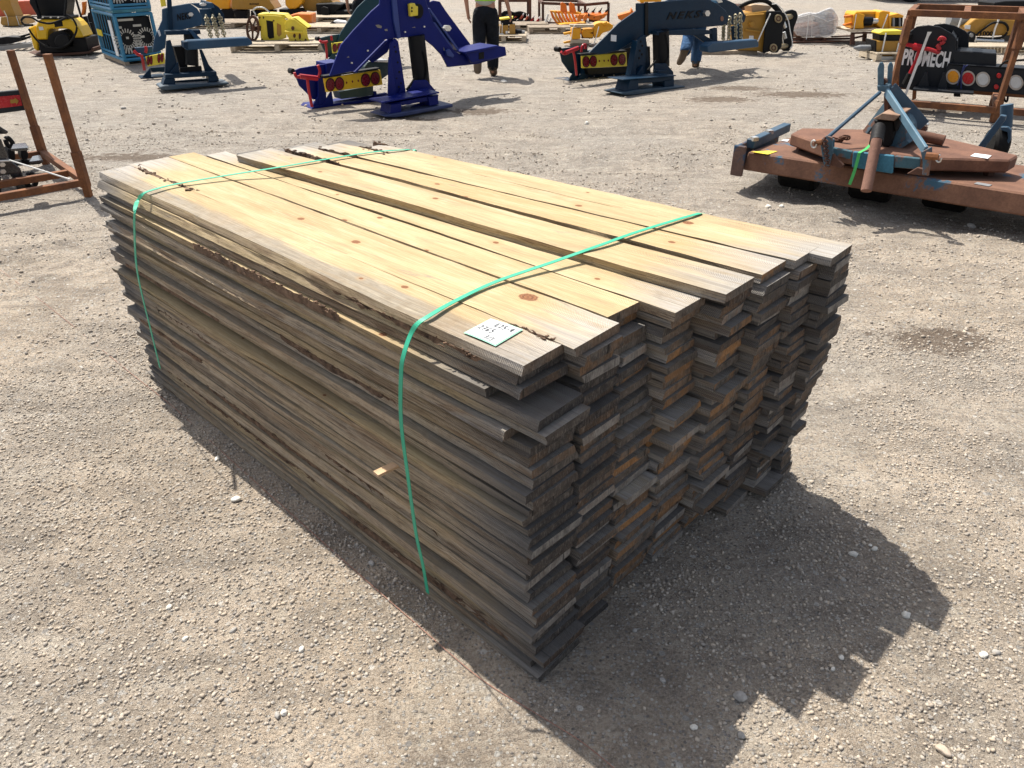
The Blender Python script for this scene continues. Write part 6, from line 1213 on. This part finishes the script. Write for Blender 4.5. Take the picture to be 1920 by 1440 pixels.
pl = PV(A+fy*.45, (-fx)); root = thing('hook_coupler', ground_point(30, 350)+Vector((0, 0, .12)), 'glossy black steel couplers with shackles lying in the rusty frame', 'coupler'); GB = paint('gloss_black', (.012, .014, .018), .22, .2, coat=.6)
P_(root, 'pad_plate', GB, pl, ([(-20, 240), (0, 237), (16, 247), (14, 251), (-20, 252)], .1, .4), bevel=.006)
mb = MB()
for q_, z_, th in (([(20, 279), (24, 270), (48, 267), (53, 274), (51, 277)], .42, .02), ([(54, 303), (60, 293), (75, 290), (80, 300)], .22, .02)): mb.loft([[gp(x, y, z_) for x, y in q_], [gp(x, y, z_)-T*th for x, y in q_]])
mb.build('pad_plate', GB, root, .004)
P_(root, 'hook_body', GB, pl, ([(-20, 262), (2, 260), (16, 296), (22, 302), (38, 315), (46, 335), (56, 362), (52, 368), (38, 364), (24, 336), (18, 326), (2, 330), (-20, 334)], -.1, .05), ([(-20, 334), (2, 330), (4, 374), (-20, 376)], -.1, .05), ([(-20, 306), (16, 300), (38, 316), (20, 328), (-20, 330)], -.05, .28), bevel=.008)
P_(root, 'roller_block', M_BLACKM, pl, ([(14, 280), (28, 280), (30, 300), (18, 303)], .05, .15), ([(40, 280), (50, 279), (54, 290), (52, 300), (44, 302), (40, 292)], .05, .12), ([(22, 302), (80, 298), (78, 308), (26, 312)], .1, .06), bevel=.01)
mb = MB(); mb.tube(smooth_path([pl.pt(x, y, -.02) for x, y in ((10, 262), (14, 272), (20, 275), (24, 270), (20, 263), (14, 258), (11, 261))], 4), .018, 8); mb.build('shackle', M_BLACK, root, 0, True); mb = MB(); mb.tube(smooth_path([pl.pt(x, y, -.12) for x, y in ((52, 332), (52, 346), (60, 350), (67, 343), (65, 332), (57, 324), (52, 330))], 4), .02, 8); mb.build('shackle', M_BLACK, root, 0, True)
for x, y in ((5, 309), (6, 322), (8, 334), (14, 334)): MB().disc(pl, x, y, 6 if y < 325 else 3.2, 4.5, -.13, .03, 6).build('bolt_head', M_STEEL, root)
rods(root, 'tie_rope', M_WHITE, pl, [[(-20, 303), (20, 301)]], .007, -.14); mb = MB(); mb.tube([pl.pt(20, 301, -.14), A+fx*.1+T*.16], .006, 6); mb.build('tie_rope', M_WHITE, root)

# ---------------------------------------------------------------- people
SKIN = paint('skin', (.42, .22, .145), .55, .06, dust=0); HAIR = paint('hair', (.05, .03, .02), .7, .2, dust=0); VEST = paint('hi_vis_vest', (.32, .75, .04), .7, .06, dust=0); TROU = paint('black_trousers', (.010, .012, .016), .85, .3, dust=.1); JEAN = paint('blue_jeans', (.035, .085, .19), .85, .35, dust=.1); BOOT = paint('brown_boots', (.13, .095, .065), .8, .2); SHIRT = paint('grey_shirt', (.40, .41, .36), .85, .1, dust=0); TEE = paint('dark_tee', (.06, .07, .09), .85, .1, dust=0)
def cloth(name, col):
    m, t, b = newmat(name); N = NT(t); tc = N.n('ShaderNodeTexCoord').outputs['Object']
    n1 = N.noise(N.scale(tc, (9, 9, 5)), 1.0, 4, .6, 1.2); n2 = N.noise(tc, 3.5, 4, .6)
    c = N.mix(N.ramp(n2, .35, .65), tuple(x*.7 for x in col), tuple(x*1.35 for x in col)); N.l(c, b.inputs['Base Color']); b.inputs['Roughness'].default_value = .9; b.inputs['Specular IOR Level'].default_value = .2
    N.l(N.bump(n1, 1.0, .05), b.inputs['Normal']); return m
TROU = cloth('black_cloth', (.009, .011, .015)); JEAN = cloth('denim', (.035, .085, .18))
def skin_mesh(name, pts, edges, rad, mat, parent, rootv=0, lv=2):
    me = bpy.data.meshes.new(name); me.from_pydata([tuple(p) for p in pts], edges, []); me.materials.append(mat)
    o = bpy.data.objects.new(name, me); COL.objects.link(o); sk = o.modifiers.new('skin', 'SKIN'); sk.use_smooth_shade = True
    if not me.skin_vertices: 
        bm = bmesh.new(); bm.from_mesh(me); bm.verts.layers.skin.verify(); bm.to_mesh(me); bm.free()
    for i, r in enumerate(rad): me.skin_vertices[0].data[i].radius = r if isinstance(r, tuple) else (r, r); me.skin_vertices[0].data[i].use_root = (i == rootv)
    s = o.modifiers.new('s', 'SUBSURF'); s.levels = lv; s.render_levels = lv
    o.parent = parent; return o
def person(loc, yaw, J, top, legs, label, vest=True, belt=True):
    """J: joint positions in metres, x right, y forward, z up, standing at the origin"""
    root = thing('person', loc-Vector((0, 0, .028)), label, 'person'); root.rotation_euler = (0, 0, R(yaw)); V3 = Vector
    j = {k: V3(v) for k, v in J.items()}
    P = []; E2 = []; Rd = []
    def v(p, r, prev=None):
        P.append(V3(p)); Rd.append(r); i = len(P)-1
        if prev is not None: E2.append((prev, i))
        return i
    pel = v(j['pelvis'], (.15, .11)); ch = v(j['pelvis'].lerp(j['chest'], .5), (.135, .10), pel); ct = v(j['chest'], (.155, .11), ch); nk = v(j['neck'], (.058, .058), ct)
    hd = v(j['head']-V3((0, 0, .05)), (.072, .082), nk); ht = v(j['head']+V3((0, 0, .055)), (.077, .09), hd); v(j['head']+V3((0, 0, .10)), (.045, .055), ht)
    for s in 'lr':
        sh = v(j['sh'+s], .056, ct); el = v(j['el'+s], .041, sh); wr = v(j['wr'+s], .027, el); d = (j['wr'+s]-j['el'+s]).normalized(); pm = v(j['wr'+s]+d*.055, (.04, .017), wr)
        for f in range(4): 
            o_ = V3((0, (f-1.5)*.020, 0)); k1 = v(j['wr'+s]+d*.10+o_, .010, pm); k2 = v(j['wr'+s]+d*(.135-.006*abs(f-1.2))+o_+V3((.012*(1 if s == 'l' else -1), .004, 0)), .009, k1); v(j['wr'+s]+d*(.165-.01*abs(f-1.2))+o_+V3((.03*(1 if s == 'l' else -1), .006, 0)), .007, k2)
        t1 = v(j['wr'+s]+d*.06+V3((.01*(1 if s == 'l' else -1), .04, 0)), .011, pm); v(j['wr'+s]+d*.10+V3((.02*(1 if s == 'l' else -1), .052, 0)), .009, t1)
        hp = v(j['hp'+s], .085, pel); kn = v(j['kn'+s], .055, hp); an = v(j['an'+s], .036, kn); v(j['an'+s].lerp(j['to'+s], .6), (.036, .026), an)
    skin_mesh('body', P, E2, Rd, SKIN, root)
    # trousers
    P2 = [j['pelvis']+V3((0, 0, .07)), j['pelvis']]; E3 = [(0, 1)]; R3 = [(.165, .128), (.182, .142)]
    for s in 'lr':
        b = len(P2); P2 += [j['hp'+s]-V3((0, 0, .05)), j['hp'+s].lerp(j['kn'+s], .5), j['kn'+s], j['kn'+s].lerp(j['an'+s], .5), j['kn'+s].lerp(j['an'+s], 1.0)]; E3 += [(1, b), (b, b+1), (b+1, b+2), (b+2, b+3), (b+3, b+4)]; R3 += [.128, .120, .104, .100, .092]
    skin_mesh('trousers', P2, E3, R3, legs, root, 1)
    c1 = j['chest']; P4 = [j['pelvis']+V3((0, 0, .0)), j['pelvis'].lerp(c1, .5), c1, c1.lerp(j['neck'], .6)]; skin_mesh('shirt', P4+[c1.lerp(j['shl'], .9), j['shl'].lerp(j['ell'], .45), c1.lerp(j['shr'], .9), j['shr'].lerp(j['elr'], .45)], [(0, 1), (1, 2), (2, 3), (2, 4), (4, 5), (2, 6), (6, 7)], [(.178, .140), (.168, .132), (.180, .135), .09, .085, .070, .085, .070], top, root)
    if vest: skin_mesh('vest', [j['pelvis']+V3((0, 0, .055)), j['pelvis'].lerp(c1, .55), c1, c1.lerp(j['neck'], .55)], [(0, 1), (1, 2), (2, 3)], [(.200, .160), (.190, .150), (.200, .152), (.105, .095)], VEST, root)
    hv = [j['head']+V3((0, -.025, .0)), j['head']+V3((0, -.012, .07)), j['head']+V3((0, .01, .115))]; skin_mesh('hair', hv, [(0, 1), (1, 2)], [(.076, .070), (.086, .090), (.05, .06)], HAIR, root)
    for s in 'lr':
        a, t_ = j['an'+s], j['to'+s]; skin_mesh('boot', [a+V3((0, 0, .035)), a-V3((0, 0, .01)), a.lerp(t_, .5)+V3((0, 0, -.0)), t_], [(0, 1), (1, 2), (2, 3)], [(.062, .062), (.068, .070), (.064, .060), (.060, .048)], BOOT, root, 1)
    # face on the far side of the head
    mb = MB(); hc = j['head']; wm = Matrix.Translation(root.location) @ root.rotation_euler.to_matrix().to_4x4()
    for sx in (-.032, .032): mb.box(wm @ (hc+V3((sx, .088, .012))), .022, .012, .010)
    mb.build('eyes', M_BLACKM, root, .003); mb = MB(); mb.tube([wm @ (hc+V3((0, .088, .012))), wm @ (hc+V3((0, .112, -.026)))], [.008, .015], 8); mb.build('nose', SKIN, root, 0, True); mb = MB(); mb.box(wm @ (hc+V3((0, .085, -.058))), .045, .012, .007); mb.build('mouth', M_RED, root, .002)
    mb = MB()
    for sx in (-.079, .079): mb.box(wm @ (hc+V3((sx, .0, -.005))), .014, .03, .055)
    mb.build('ears', SKIN, root, .006)
    return root
base = dict(pelvis=(0, 0, .97), chest=(0, .01, 1.36), neck=(0, .01, 1.53), head=(0, .03, 1.68), shl=(-.19, .0, 1.44), shr=(.19, .0, 1.44), ell=(-.27, -.05, 1.15), elr=(.27, -.03, 1.15), wrl=(-.27, .03, .91), wrr=(.30, .06, .91), hpl=(-.09, 0, .90), hpr=(.09, 0, .90), knl=(-.10, .02, .50), knr=(.10, .04, .50), anl=(-.11, -.02, .09), anr=(.11, .0, .09), tol=(-.12, .15, .04), tor=(.13, .17, .04))
j1 = dict(base); j1.update(knl=(-.10, -.02, .52), anl=(-.10, -.36, .27), tol=(-.10, -.40, .10), knr=(.10, .10, .50), anr=(.10, .04, .09), tor=(.11, .22, .04), ell=(-.29, -.06, 1.17), wrl=(-.27, .02, .92), elr=(.30, -.02, 1.16), wrr=(.36, .10, .92))
g1 = gp(912, 142); p1 = person(Vector((g1.x, g1.y, 0)), -3, j1, SHIRT, TROU, 'person in black trousers and hi-vis vest walking away, behind the blue tongue')
j2 = dict(base); j2.update(knl=(-.08, -.02, .50), anl=(-.13, -.38, .30), tol=(-.22, -.36, .12), knr=(.08, .12, .50), anr=(.08, .05, .09), tor=(.10, .22, .04))
g2 = gp(1294, 129); person(Vector((g2.x, g2.y, 0)), -10, j2, TEE, JEAN, 'person in blue jeans and brown boots walking behind the NEKS arm', False)
g3 = gp(690, 112); person(Vector((g3.x, g3.y, 0)), 5, base, TEE, TROU, 'person in hi-vis vest standing behind the royal blue machine')
